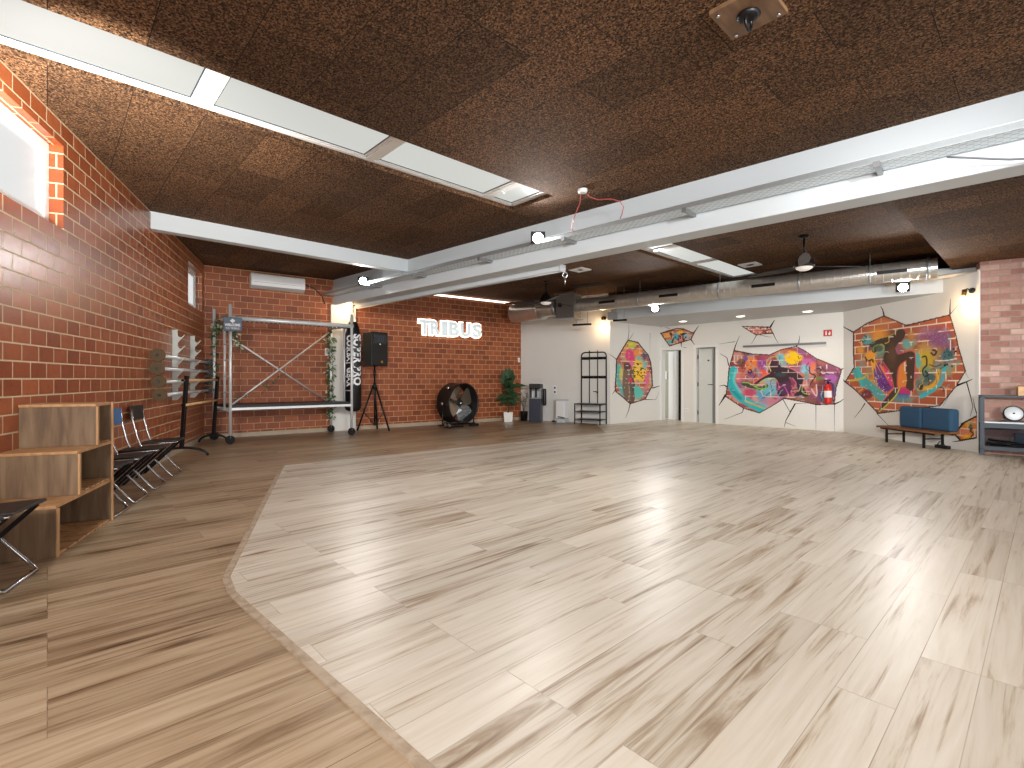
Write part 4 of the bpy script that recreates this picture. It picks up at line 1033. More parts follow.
r = thing('wooden_crate', 'small wooden box on top of the metal shelf', 'box', tuple(q(.52, .12, sH)))
b = MB(); o = q(.43, .05, sH+.001)
for (u0, u1, d0, d1, z0, z1) in ((0, .24, 0, .012, 0, .15), (0, .24, .148, .16, 0, .15), (0, .012, .012, .148, 0, .15), (.228, .24, .012, .148, 0, .15), (.012, .228, .012, .148, 0, .012)):
    b.obox(o+Fs*u0+sdp*d0+Z3*z0, Fs*(u1-u0), sdp*(d1-d0), Z3*(z1-z0))
b.build('box', 'bar_wood', r, True)
MB().obox(o-Fs*.008+sdp*-.008+Z3*.14, Fs*.256, sdp*.012, Z3*.02).build('rim', 'teak', r, True)
r = thing('light_stand', 'folded black tripod lying in the lower shelf', 'tripod', tuple(q(.35, .12, .12)))
for k, (a0_, z0_, a1_, z1_) in enumerate(((.08, .2, .9, .14), (.1, .25, .85, .15), (.12, .17, .8, .17))):
    MB().cyl(q(a0_, .1+.03*k, z0_), q(a1_, .1+.03*k, z1_), .018, n=8).build('leg', 'black_metal', r, True)
tag(MB().obox(q(.40, .13, .122), Fs*.14, sdp*.1, Z3*.24).build('canister', 'glass_blue', bevel=.01), 'grey blue container standing in the lower shelf', 'container')
# ---- fire extinguisher, sign, rail
wd = lambda px, py, off=0.0: W(px, py, Cc+nD*off, Cc+nD*off+Dd)
ex = wd(828, 404, .09)
r = thing('fire_extinguisher', 'red fire extinguisher with white label hanging on the painted wall', 'fire extinguisher', tuple(ex))
MB().lathe([(.05, 0), (.075, .02), (.078, .05), (.078, .36), (.06, .43), (.03, .46)], ex, n=18).build('cylinder', 'red', r, True)
MB().lathe([(.0785, .15), (.0795, .152), (.0795, .30), (.0785, .302)], ex, n=18).build('label', 'text_white', r, True)
MB().cyl(ex+Z3*.46, ex+Z3*.52, .022, n=8).build('valve', 'black_plastic', r, True)
MB().rail(ex+Z3*.53-Dd*.08, ex+Z3*.55+Dd*.06, .02, .025).build('handle', 'black_plastic', r, True)
MB().tube([ex+Z3*.5+Dd*.03, ex+Z3*.45+Dd*.10, ex+Z3*.25+Dd*.10], .01, 6).build('hose', 'black_plastic', r, True)
MB().obox(ex-Dd*.02-nD*.09+Z3*.3, Dd*.04, nD*.03, Z3*.1).build('bracket', 'black_metal', r, True)
es = wd(827.7, 333)
r = thing('fire_sign', 'small red fire equipment sign with white symbol on white wall', 'sign', tuple(es))
MB().obox(es-Dd*.085-Z3*.075, Dd*.17, Z3*.15, nD*.008).build('plate', 'sign_red', r, True)
b = MB(); b.obox(es-Dd*.045-Z3*.05+nD*.008, Dd*.03, Z3*.085, nD*.002); b.obox(es-Dd*.035+Z3*.035+nD*.008, Dd*.012, Z3*.02, nD*.002)
b.extrude([es+Dd*u+Z3*z+nD*.008 for u, z in ((.02, -.05), (.05, -.05), (.06, -.01), (.045, .045), (.03, .01), (.012, -.015))], nD*.002)
b.build('symbol', 'text_white', r, True)
ra, rb = wd(743.5, 346.6, .05), wd(826, 343.2, .05); rb = V((rb.x, rb.y, ra.z))
r = thing('wall_rail', 'grey metal rail on the white wall above the long mural', 'rail', tuple((ra+rb)/2))
MB().rail(ra, rb, .04, .05).build('bar', 'steel_grey', r, True)
for k in (.1, .5, .78): p = ra.lerp(rb, k); MB().obox(p-Dd*.02-nD*.05-Z3*.02, Dd*.04, nD*.055, Z3*.04).build('bracket', 'steel_grey', r, True)
wall_plate('floor_socket', 'small white socket low on the pier between the doors', 'socket', wd(686.8, 410), Dd, nD, .09, .09, .01, 'plastic_white', [(0, 0, .03, 'panel_grey')])
# ---- ducts
da, db = D(578, 306.4, 12.7), D(930, 268.3, 8.42); da.z = db.z = 3.06
dd_ = (db-da).normalized(); ddL = (db-da).length
Rd = dd_.to_track_quat('Z', 'Y').to_matrix()
r = thing('spiral_duct', 'long silver spiral air duct running below the ceiling along the soffit', 'duct', tuple((da+db)/2))
prof = []; k = 0.0
while k < ddL:
    prof += [(.168, k), (.168, k+.10), (.1715, k+.105), (.1715, k+.115), (.168, k+.12)]; k += .12
prof[-1] = (.168, ddL)
MB().lathe(prof, da, Rd, 28, sm=False).build('duct_pipe', 'duct_metal', r, True)
MB().lathe([(.172, ddL-.05), (.19, ddL-.045), (.19, ddL), (.01, ddL+.002)], da, Rd, 28).build('end_cap', 'galvanised', r, True)
sd_ = V((dd_.y, -dd_.x, 0))
if sd_.y > 0: sd_ = -sd_
for px in (610, 671, 765, 892):
    p = on_line(px, da, db); c_ = V((p.x, p.y, 3.06)); ln = .42
    nrm_ = (sd_*.9-Z3*.05).normalized()
    MB().obox(c_-dd_*ln/2+nrm_*.158-Z3*.03, dd_*ln, Z3*.06, nrm_*.02).build('air_slot', 'black_plastic', r, True)
for px in (640, 720, 800, 870):
    p = on_line(px, da, db); c_ = V((p.x, p.y, 3.06))
    f = MB(); f.lathe([(.174, -.015), (.178, -.015), (.178, .015), (.174, .015)], c_, Rd, 24); f.cyl(c_+Z3*.17, c_+Z3*(H-3.06), .006, n=5); f.build('hanger', 'galvanised', r, True)
ga, gb = D(514.5, 313, 14.25), D(559.5, 308, 12.95); ga.z = gb.z = 3.06
Rg = (gb-ga).to_track_quat('Z', 'Y').to_matrix(); gL = (gb-ga).length
r = thing('round_duct', 'fat silver round duct at the ceiling corner above the white wall', 'duct', tuple((ga+gb)/2))
MB().lathe([(.2, 0), (.262, .01), (.265, .02), (.265, gL*.62), (.275, gL*.63), (.275, gL*.66), (.22, gL*.72), (.20, gL)], ga, Rg, 28).build('duct_pipe', 'duct_metal', r, True)
MB().lathe([(.225, gL*.93), (.235, gL*.93), (.235, gL), (.225, gL)], ga, Rg, 24).build('collar', 'galvanised', r, True)
bc = (gb+da)/2; bx = (da-gb).normalized()
r = thing('duct_box', 'grey sheet metal junction box between the two ducts', 'duct box', (bc.x, bc.y, 2.74), rotz_of(bx))
hl = (da-gb).length/2
MB().box((0, 0, .3), (hl*2-.01, .5, .60)).build('casing', 'duct_box', r, bevel=.008)
for z in (0.0, .6): MB().box((0, 0, z), (hl*2+.06, .56, .02)).build('flange', 'steel_grey', r)
MB().cyl((-.12, -.25, .33), (-.12, -.29, .33), .05, n=14).build('inspection_cap', 'black_plastic', r)
for px, py, yy, ln, lab in ((582, 324.6, 12.75, .5, 'dark bar bracket hanging under the duct box'), (620, 320.3, 12.4, .34, 'dark bar bracket on the soffit above wall lamp')):
    p = D(px, py, yy); rr = thing('duct_bracket', lab, 'bracket', tuple(p))
    MB().rail(p-bx*ln/2, p+bx*ln/2, .05, .045).build('bar', 'black_metal', rr, True)
    for s_ in (-.3, .3): MB().cyl(p+bx*ln*s_, V((p.x, p.y, H))+bx*ln*s_, .008, n=6).build('rod', 'galvanised', rr, True)
jb = D(612.5, 316, 12.55)
tag(MB().box(tuple(jb), (.22, .12, .2), rotz_of(bx)).build('junction_box', 'galvanised', bevel=.005), 'small grey junction box under the duct near the wall lamp', 'box')
# pipe at right along soffit top
pa = D(886, 284.4, 9.2); pb2 = D(1040, 263.2, 7.9)
tag(MB().tube([pa, pa.lerp(pb2, .5), pb2], .035, 10).build('conduit_pipe', 'warm_white'), 'white conduit pipe crossing from the soffit to pink brick wall', 'pipe')
# ---- cable tray on the main beam
tz = 3.095; t0 = on_line(334, bmA+bn*.02, bmB+bn*.02); t1_ = b1+bn*.02; tdv = (t1_-t0); tL_ = tdv.length; tdn = tdv.normalized()
r = thing('cable_tray', 'galvanised perforated cable tray along the main beam', 'cable tray', tuple(t0+tdv/2+Z3*tz))
tp = lambda u, d, z: V((t0.x, t0.y, 0))+tdn*u+bn*d+Z3*z
b = MB(); us_ = [tp(0, 0, tz), tp(tL_, 0, tz), tp(tL_, .25, tz), tp(0, .25, tz)]
b.add(us_+[v+Z3*.003 for v in us_], [(3, 2, 1, 0), (4, 5, 6, 7), (0, 1, 5, 4), (1, 2, 6, 5), (2, 3, 7, 6), (3, 0, 4, 7)], uv=[[(0, .25), (tL_, .25), (tL_, 0), (0, 0)]]+[[(0, 0)]*4]*5)
b.build('tray_floor', 'tray_metal', r, True)
for d in (0.0, .247): MB().obox(tp(0, d, tz), tdv, bn*.003, Z3*.06).build('tray_side', 'galvanised', r, True)
MB().obox(tp(0, .245, tz+.055), tdv, bn*.014, Z3*.006).build('tray_lip', 'aluminium', r, True)
for px in (376, 420, 486, 570, 690, 879):
    p = on_line(px, bmA+bn*.13, bmB+bn*.13); u = (p-V((t0.x, t0.y, 0))).dot(tdn)
    f = MB(); f.obox(tp(u-.02, -.02, tz-.035), tdn*.04, bn*.29, Z3*.034); f.obox(tp(u-.025, .255, tz-.045), tdn*.05, bn*.02, Z3*.05); f.build('bracket', 'steel_grey', r, True)
cab = [D(947, 157.2, 4.05), D(965, 157.6, 4.0), D(990, 158.8, 3.95), D(1010, 159.5, 3.9), D(1040, 158, 3.85)]
tag(MB().tube(cab, .008, 6).build('loose_cable', 'grey_wire'), 'grey cable hanging from the cable tray at the right', 'cable')
MBc = [on_line(357, bmA-bn*.33, bmB-bn*.33), on_line(561.5, bmA-bn*.36, bmB-bn*.36)]
ro = thing('roller_screen', 'white roller cassette fixed under the main beam by the column', 'roller blind', tuple((MBc[0]+MBc[1])/2+Z3*2.9))
c0_, c1_ = MBc; c0_ = V((c0_.x, c0_.y, 2.86)); c1_ = V((c1_.x, c1_.y, 2.86))
MB().rail(c0_, c1_, .11, .09).build('cassette', 'cool_white', ro, True, bevel=.02)
MB().cyl(c0_-Z3*.045, c1_-Z3*.045, .014, n=8).build('bottom_bar', 'steel_grey', ro, True)
MB().rail(c1_, c1_+(c1_-c0_).normalized()*.03, .13, .11).build('end_bracket', 'panel_grey', ro, True)
# ---- ceiling hooks
def hook_ring(p, label):
    r = thing('ceiling_hook', label, 'hook', tuple(p))
    f = MB(); f.tube([p+V((.035*math.cos(t), 0, -.06+.035*math.sin(t))) for t in [2*math.pi*i/12 for i in range(12)]], .008, 6, closed=True); f.cyl(p, p-Z3*.03, .01, n=6); f.build('ring', 'chrome', r, True)
    f = MB(); f.tube([p+V((0, .024*math.cos(t), -.145+.055*math.sin(t))) for t in [2*math.pi*i/12 for i in range(12)]], .008, 6, closed=True); f.build('carabiner', 'chrome', r, True)
hk = P(556.5, 264, H); hook_ring(V((c1_.x+.05, c1_.y-.02, 2.82)), 'silver swivel hook hanging at the end of the roller cassette')
hook_ring(P(452.3, 283.2, H), 'silver swivel hook hanging from the ceiling above the sign')
hp_ = P(748.3, 9.5, H); 
r = thing('hook_plate', 'wooden ceiling plate with four bolts and black ring at the top', 'hook plate', (hp_.x, hp_.y, H-.03), rotz_of(S))
MB().box((0, 0, .015), (.34, .34, .03)).build('board', 'plate_wood', r, bevel=.003)
for a in (-1, 1):
    for c in (-1, 1): MB().cyl((a*.13, c*.13, 0), (a*.13, c*.13, -.012), .011, n=8).build('bolt', 'chrome', r)
MB().lathe([(.03, 0), (.065, -.002), (.07, -.012), (.05, -.03), (.03, -.03)], n=18).build('ring_base', 'black_metal', r)
MB().tube([(.045*math.cos(t), 0, -.05+.045*math.sin(t)) for t in [2*math.pi*i/14 for i in range(14)]], .01, 6, closed=True).build('ring', 'black_metal', r)
hq = P(437, 290.5, H)
r = thing('hook_plate', 'dark board on the ceiling near the lit wall edge', 'hook plate', (hq.x, hq.y, H-.05), rotz_of(dK))
MB().box((0, 0, .025), (.5, .22, .05)).build('board', 'plate_wood', r, bevel=.003)
for a in (-.2, .2): MB().cyl((a, 0, 0), (a, 0, -.012), .012, n=8).build('bolt', 'chrome', r)
# ---- ceiling vents, detector, panel, sensor
def vent(px, py, label, sz=.34):
    p = P(px, py, H); r = thing('ceiling_vent', label, 'vent', (p.x, p.y, H-.02), rotz_of(S), 'square ceiling vents')
    f = MB(); h = sz/2
    for (x0, x1, y0, y1) in ((-h, h, -h, -h+.09), (-h, h, h-.09, h), (-h, -h+.09, -h+.09, h-.09), (h-.09, h, -h+.09, h-.09)): f.obox((x0, y0, 0), (x1-x0, 0, 0), (0, y1-y0, 0), (0, 0, .02))
    f.build('frame', 'plastic_white', r)
    MB().lathe([(h-.1, .012), (h-.14, .0), (.02, .004)], n=16).build('diffuser', 'black_plastic', r)
vent(580, 269.3, 'white square vent with dark centre in the ceiling above the hanging hook'); vent(750, 264.3, 'white square vent in the ceiling beside the far skylight')
dp = P(587, 285, H)
tag(MB().box((dp.x, dp.y, H-.006), (.75, .38, .012), rotz_of(bx)).build('access_panel', 'dark_cork_panel'), 'dark rectangular panel in the cork ceiling', 'panel')
sp2 = P(582.6, 189.3, H)
r = thing('smoke_detector', 'white round smoke detector on the cork ceiling with red wires', 'smoke detector', (sp2.x, sp2.y, H-.045))
MB().lathe([(.03, 0), (.05, .006), (.058, .02), (.058, .045)], n=20).build('body', 'plastic_white', r)
MB().lathe([(.034, -.002), (.036, .002), (.034, .004)], n=16).build('sensor_ring', 'panel_grey', r)
tp_a = on_line(578, bmA+bn*.12, bmB+bn*.12); tp_b = on_line(617, bmA+bn*.12, bmB+bn*.12)
zz_ = tz+.03
w1 = [V((sp2.x-.02, sp2.y+.03, H-.02)), D(580, 203, 6.1), D(574, 218, 6.3), D(571.5, 228, 6.5), D(574, 232.5, 6.6), V((tp_a.x, tp_a.y, zz_))]
w2 = [V((sp2.x+.03, sp2.y+.03, H-.02)), D(590, 197, 6.1), D(598, 199.8, 6.1), D(611, 199, 6.05), D(620, 201.3, 6.05), D(623.5, 207, 6.05), D(622, 214, 6.1), V((tp_b.x, tp_b.y, zz_))]
tag(MB().tube(w1, .006, 5).build('red_cable', 'red_wire'), 'red wire looping down from the smoke detector to its left', 'cable')
tag(MB().tube(w2, .006, 5).build('red_cable', 'red_wire'), 'red wire arching from the smoke detector to its right', 'cable')
sp3 = P(654, 288.6, H)
tag(MB().lathe([(.03, 0), (.075, .02), (.08, .05)], (sp3.x, sp3.y, H-.05), n=16).build('ceiling_sensor', 'plastic_white'), 'small white round sensor on the far ceiling above a flood lamp', 'sensor')
# ---- ceiling fans
def make_fan(label, p, rz):
    r = thing('ceiling_fan', label, 'ceiling fan', (p.x, p.y, H-.50), rz, 'ceiling fans')
    MB().lathe([(.075, .5), (.075, .475), (.06, .465), (.02, .46)], n=18).build('canopy', 'black_metal', r)
    MB().cyl((0, 0, .22), (0, 0, .47), .016, n=10).build('rod', 'black_metal', r)
    MB().lathe([(.15, .0), (.155, .03), (.13, .10), (.07, .19), (.025, .23)], n=22).build('motor_housing', 'black_plastic', r)
    MB().lathe([(.001, -.05), (.07, -.047), (.11, -.025), (.125, .0)], n=20).build('lamp_diffuser', 'fan_lens', r)
    for k in range(3):
        a = 2*math.pi*k/3; ca, sa = math.cos(a), math.sin(a); b = MB()
        rows = [(.12, .045, .01), (.25, .075, .02), (.55, .085, .015), (.85, .06, .01), (.98, .02, .005)]
        vs = []
        for (rr, w, tl) in rows:
            for s_ in (-1, 1): vs.append(V((ca*rr-sa*w*s_, sa*rr+ca*w*s_, .012+tl*s_)))
        n0 = len(vs); vs += [v+Z3*.008 for v in vs]; fs = []
        for i in range(4):
            q_ = 2*i; fs += [(q_, q_+2, q_+3, q_+1), (q_+n0, q_+1+n0, q_+3+n0, q_+2+n0), (q_, q_+n0, q_+2+n0, q_+2), (q_+1, q_+3, q_+3+n0, q_+1+n0)]
        b.add(vs, fs); b.build('blade', 'black_plastic', r)
    return r
fp = P(804, 236, H)
f0 = make_fan('ceiling fan beside the far skylight with spread dark blades', fp, math.radians(-120))
fp2 = P(546, 281, H)
dup(f0, (fp2.x, fp2.y, H-.5), math.radians(-75), 'ceiling fan in front of the fat silver duct', 'ceiling fans')
# ---- wall lamps (sconces), flood lamps, downlights
LI = []
def light(name, kind, loc, energy, col, size=.05, target=None, angle=None, blend=.5):
    l = bpy.data.lights.new(name, kind); l.energy = energy; l.color = col[:3]
    if kind == 'AREA': l.size = size
    else: l.shadow_soft_size = size
    if kind == 'SPOT': l.spot_size = angle; l.spot_blend = blend
    o = bpy.data.objects.new(name, l); C.objects.link(o); o.location = loc
    if target is not None: o.rotation_euler = (V(target)-V(loc)).to_track_quat('-Z', 'Y').to_euler()
    return o
WARM = lin((255, 196, 128)); WARM = (1.0, .66, .36); COOL = (1.0, .98, .95)
def sconce(p, n, label, e=14):
    d = V((-n.y, n.x, 0)); r = thing('wall_lamp', label, 'lamp', tuple(p), 0, 'bare bulb wall lamps')
    MB().cyl(p, p+n*.03, .045, n=14).build('wall_plate', 'black_metal', r, True)
    MB().tube([p+n*.03, p+n*.10+Z3*.03, p+n*.14+Z3*.0], .009, 6).build('arm', 'black_metal', r, True)
    so_ = MB().cyl(p+n*.14+Z3*.01, p+n*.155-Z3*.08, .034, .03, n=14).build('socket', 'brass', r, True)
    c = p+n*.165-Z3*.155
    MB().ball(c, .048, sq=(1, 1, 1.25)).build('bulb', 'bulb_warm', r, True).parent = so_
    light('wall_lamp_light', 'POINT', c+n*.08-Z3*.1, e, WARM, .05)
cface = colp+(colw-colp)*.55
sconce(V((cface.x, cface.y, D(347, 299, cface.y).z)), nK, 'bare bulb lamp glowing at the top of the white column', 10)
sl = on_line(604.8, Acorner, Bc); sconce(V((sl.x, sl.y, D(606, 318, sl.y).z)), nAB, 'bare bulb lamp glowing above the coat rack', 10)
sl = W(973, 290.5, E0, E1); sconce(sl, nE, 'bare bulb lamp glowing beside the pink brick wall', 10)
def flood(p, n, tgt, label, e):
    n = V(n).normalized(); R = n.to_track_quat('Z', 'Y').to_matrix(); r = thing('flood_lamp', label, 'lamp', tuple(p), 0, 'LED flood lamps')
    MB().box(p-n*.03, (.2, .16, .05), R=R).build('housing', 'black_metal', r, True, bevel=.006)
    MB().lathe([(.07, -.002), (.072, .004), (.04, .012), (.001, .014)], p, R, 20).build('lens', 'flood_lens', r, True)
    MB().box(p-n*.075, (.06, .03, .06), R=R).build('bracket', 'black_metal', r, True)
    light('flood_light', 'SPOT', p+n*.03, e, COOL, .08, tgt, math.radians(150), .7)
FE = 190
pF1 = on_line(538, bmA+bn*.29, bmB+bn*.29); pF1 = D(538, 238, pF1.y); flood(pF1, (.0, -.9, -.45), (0, 1.0, 0.0), 'bright LED flood on cable tray above the middle of the room', FE)
pF2 = on_line(363, bmA+bn*.29, bmB+bn*.29); pF2 = D(363, 281, pF2.y); flood(pF2, (.2, -.9, -.4), (-2, 5, 0), 'bright LED flood on the beam next to the white column', FE*1.1)
sfl = lambda px, py: D(px, py, on_line(px, sf1+V((-.28, -.33, 0)), sf2+V((-.28, -.33, 0))).y)
pF3 = sfl(655, 308.5); flood(pF3, (-.4, -.9, -.4), (0.5, 5, 0), 'bright LED flood under the spiral duct above the doors', FE)
pF4 = sfl(903, 287.5); flood(pF4, (-.5, -.8, -.4), (2, 3, 0), 'bright LED flood under the spiral duct above the dancer mural', FE)
for px, py, lab in ((683, 320.8, 'recessed downlight in the soffit above the doors'), (740.5, 315.7, 'recessed downlight in the soffit above the tiny mural'), (807.5, 310.8, 'recessed downlight in the soffit above the long mural')):
    p = P(px, py, 2.72); r = thing('recessed_downlight', lab, 'downlight', (p.x, p.y, 2.70), 0, 'recessed downlights')
    MB().lathe([(.10, .0), (.115, .008), (.115, .02), (.095, .02), (.095, .004)], n=22).build('ring', 'plastic_white', r)
    MB().lathe([(.094, .004), (.092, .0), (.001, -.001)], n=22).build('lens', 'down_lens', r)
    light('downlight', 'SPOT', (p.x, p.y, 2.68), 30, (1, .88, .74), .06, (p.x, p.y, 0), math.radians(130), .8)
# ================================================================== murals: paint laid on the wall as colour per small cell
class Painter:
    def __init__(s, name, label, a, b, n, cell, crop, scale, outline, off=.003):
        s.a, s.b, s.n, s.off = V(a), V(b), n, off; s.crop, s.sc = crop, scale
        s.d = (s.b-s.a).normalized(); s.name = name; s.cell = cell
        pts = [s.to_wall(p) for p in outline]
        s.u0, s.u1 = min(p[0] for p in pts)-.06, max(p[0] for p in pts)+.06; s.z0, s.z1 = min(p[1] for p in pts)-.06, max(p[1] for p in pts)+.06
        s.nu, s.nz = int((s.u1-s.u0)/cell)+1, int((s.z1-s.z0)/cell)+1
        U, Zg = np.meshgrid(s.u0+np.arange(s.nu)*cell, s.z0+np.arange(s.nz)*cell)
        s.U, s.Z = U.ravel(), Zg.ravel()
        X = s.a.x+s.d.x*s.U; Y = s.a.y+s.d.y*s.U
        s.x = (CX+FPX*X/Y-crop[0])*scale; s.y = (HY-FPX*(s.Z-HC)/Y-crop[1])*scale
        s.c = np.zeros((len(s.x), 3)); s.rng = np.random.default_rng(len(name)+len(outline))
        s.outline = outline; s.root = thing(name, label, 'mural', tuple(s.a+s.d*((s.u0+s.u1)/2)+n*off+V((0, 0, s.z0))), 0, None)
        s.nz1 = s.noise(26); s.nz2 = s.noise(9)
    def to_wall(s, p):
        q = on_line(s.crop[0]+p[0]/s.sc, s.a, s.b); return ((q-s.a).dot(s.d), HC+(HY-(s.crop[1]+p[1]/s.sc))/FPX*q.y)
    def noise(s, k):
        g = s.rng.random((k+2, k+2)); fx = (s.x-s.x.min())/(np.ptp(s.x)+1e-6)*k; fy = (s.y-s.y.min())/(np.ptp(s.y)+1e-6)*k
        i, j = fx.astype(int), fy.astype(int); u, v = fx-i, fy-j; u = u*u*(3-2*u); v = v*v*(3-2*v)
        return (g[j, i]*(1-u)+g[j, i+1]*u)*(1-v)+(g[j+1, i]*(1-u)+g[j+1, i+1]*u)*v
    def put(s, m, col):
        c = np.array(lin(col)[:3]); m = np.clip(m, 0, 1)[:, None]; s.c = s.c*(1-m)+c*m
    def fill(s, col): s.put(np.ones(len(s.x)), col)
    def blob(s, x, y, rx, ry, col, a=1.0, soft=.5, rot=0.0, rough=.5):
        ca, sa = math.cos(rot), math.sin(rot); dx, dy = s.x-x, s.y-y
        r = np.hypot((dx*ca+dy*sa)/rx, (-dx*sa+dy*ca)/ry)+(s.nz1-.5)*rough+(s.nz2-.5)*rough*.6
        s.put(a*np.clip((1-r)/max(soft, .01), 0, 1), col)
    def inside(s, poly):
        m = np.zeros(len(s.x), bool); n = len(poly)
        for i in range(n):
            (x0, y0), (x1, y1) = poly[i], poly[(i+1) % n]
            if y0 == y1: continue
            k = ((y0 > s.y) != (y1 > s.y)) & (s.x < (x1-x0)*(s.y-y0)/(y1-y0)+x0); m ^= k
        return m
    def poly(s, pts, col, a=1.0, smooth=True): s.put(s.inside(spline(pts, True) if smooth else pts)*a, col)
    def dist(s, pts):
        d = np.full(len(s.x), 1e9)
        for (x0, y0), (x1, y1) in zip(pts[:-1], pts[1:]):
            vx, vy = x1-x0, y1-y0; L = vx*vx+vy*vy+1e-9; t = np.clip(((s.x-x0)*vx+(s.y-y0)*vy)/L, 0, 1)
            d = np.minimum(d, np.hypot(s.x-x0-t*vx, s.y-y0-t*vy))
        return d
    def stroke(s, pts, w, col, a=1.0, soft=1.5, smooth=True):
        s.put(a*np.clip((w/2-s.dist(spline(pts) if smooth and len(pts) > 2 else pts))/soft+.5, 0, 1), col)
    def dots(s, k, x0, x1, y0, y1, r, col):
        for _ in range(k): 
            x, y = s.rng.uniform(x0, x1), s.rng.uniform(y0, y1); s.put((np.hypot(s.x-x, s.y-y) < s.rng.uniform(.5, 1)*r)*1.0, col)
    def bricks(s, w, h, m, col, cols, a=1.0, mask=None, ph=0.0):
        row = np.floor(s.Z/h); uu = s.U/w+(row % 2)*.5+ph; cx = np.floor(uu); rnd = np.modf(np.abs(np.sin(row*12.9+cx*78.2)*43758.5))[0]
        c0, c1 = np.array(lin(cols[0])[:3]), np.array(lin(cols[1])[:3]); b = c0+(c1-c0)*rnd[:, None]
        mort = ((s.Z/h-row)*h < m) | ((uu-cx)*w < m)
        s.mort = mort; 
        if mask is None: mask = np.ones(len(s.x))
        mm = (np.clip(mask, 0, 1)*a)[:, None]; s.c = s.c*(1-mm)+b*mm
        s.mask0 = mask; s.mcol = col
    def mortar(s, a=1.0, thr=None):
        k = s.mort*a
        if thr is not None: k = k*(s.nz1 > thr)
        s.put(k, s.mcol)
    def riot(s, k, x0, x1, y0, y1, r, cols, a=.6):
        for _ in range(k):
            s.blob(s.rng.uniform(x0, x1), s.rng.uniform(y0, y1), s.rng.uniform(.5, 1.3)*r, s.rng.uniform(.4, 1)*r, cols[s.rng.integers(len(cols))], a*s.rng.uniform(.7, 1), .4, s.rng.uniform(0, 3), .7)
    def scribble(s, k, x0, x1, y0, y1, L, w, cols):
        for _ in range(k):
            x, y = s.rng.uniform(x0, x1), s.rng.uniform(y0, y1); t = s.rng.uniform(0, 6.28); pts = [(x, y)]
            for _ in range(4): t += s.rng.uniform(-1.3, 1.3); x += math.cos(t)*L/4; y += math.sin(t)*L/4; pts.append((x, y))
            s.stroke(pts, w, cols[s.rng.integers(len(cols))], .9)
    def finish(s, edge_w, edge_col=(34, 26, 26), cracks=(), cw=2.0):
        s.stroke(list(s.outline)+[s.outline[0]], edge_w, edge_col, smooth=False)
        keep = s.inside(s.outline) | (s.dist(list(s.outline)+[s.outline[0]]) < edge_w*.55)
        idx = np.full(len(s.x), -1); K = keep.reshape(s.nz, s.nu); quad = K[:-1, :-1] & K[1:, :-1] & K[:-1, 1:] & K[1:, 1:]
        jj, ii = np.nonzero(quad); base = jj*s.nu+ii
        q = np.stack([base, base+1, base+1+s.nu, base+s.nu], 1); used = np.unique(q); idx[used] = np.arange(len(used)); q = idx[q]
        inv = ROOTM[s.root.name].inverted().translation
        X = s.a.x+s.d.x*s.U[used]+s.n.x*s.off+inv.x; Y = s.a.y+s.d.y*s.U[used]+s.n.y*s.off+inv.y; Zz = s.Z[used]+inv.z
        me = bpy.data.meshes.new('painting'); me.from_pydata(np.stack([X, Y, Zz], 1).tolist(), [], q.tolist())
        if len(me.polygons) and me.polygons[0].normal.dot(s.n) < 0: me.flip_normals()
        at = me.color_attributes.new('paint', 'FLOAT_COLOR', 'POINT'); col = np.ones((len(used), 4), np.float32); col[:, :3] = s.c[used]
        at.data.foreach_set('color', col.ravel()); me.materials.append(M['mural_paint'])
        o = bpy.data.objects.new('painting', me); C.objects.link(o); o.parent = s.root
        for cr in cracks:
            b = MB()
            pts = cr[0]; ws = (cr[1] if len(cr) > 1 else cw)*1.45
            P3 = []
            for p in pts: u, z = s.to_wall(p); P3.append(s.a+s.d*u+V((0, 0, z))+s.n*(s.off-.0012))
            for i in range(len(P3)-1):
                dv = (P3[i+1]-P3[i]); sd = dv.cross(s.n).normalized(); k = len(P3)-1
                mpp = P3[i].y/FPX/s.sc
                w0 = ws*mpp*(1-.75*i/k)/2; w1_ = ws*mpp*(1-.75*(i+1)/k)/2
                b.add([P3[i]-sd*w0, P3[i+1]-sd*w1_, P3[i+1]+sd*w1_, P3[i]+sd*w0], [(0, 1, 2, 3)])
            b.build('crack', 'black_paint', s.root, True)
        return s.root
def spline(pts, closed=False, n=5):
    out = []; k = len(pts)
    for i in range(k if closed else k-1):
        p0, p1, p2, p3 = (pts[(i-1) % k] if closed or i else pts[0]), pts[i], pts[(i+1) % k], (pts[(i+2) % k] if closed or i+2 < k else pts[-1])
        for j in range(n):
            t = j/n
            out.append(tuple(.5*((2*p1[c])+(-p0[c]+p2[c])*t+(2*p0[c]-5*p1[c]+4*p2[c]-p3[c])*t*t+(-p0[c]+3*p1[c]-3*p2[c]+p3[c])*t**3) for c in (0, 1)))
    if not closed: out.append(pts[-1])
    return out
TEAL, PINK, YEL, ORG, PUR, LIME = (48, 178, 182), (224, 70, 130), (244, 196, 36), (238, 132, 46), (112, 58, 142), (186, 214, 52)
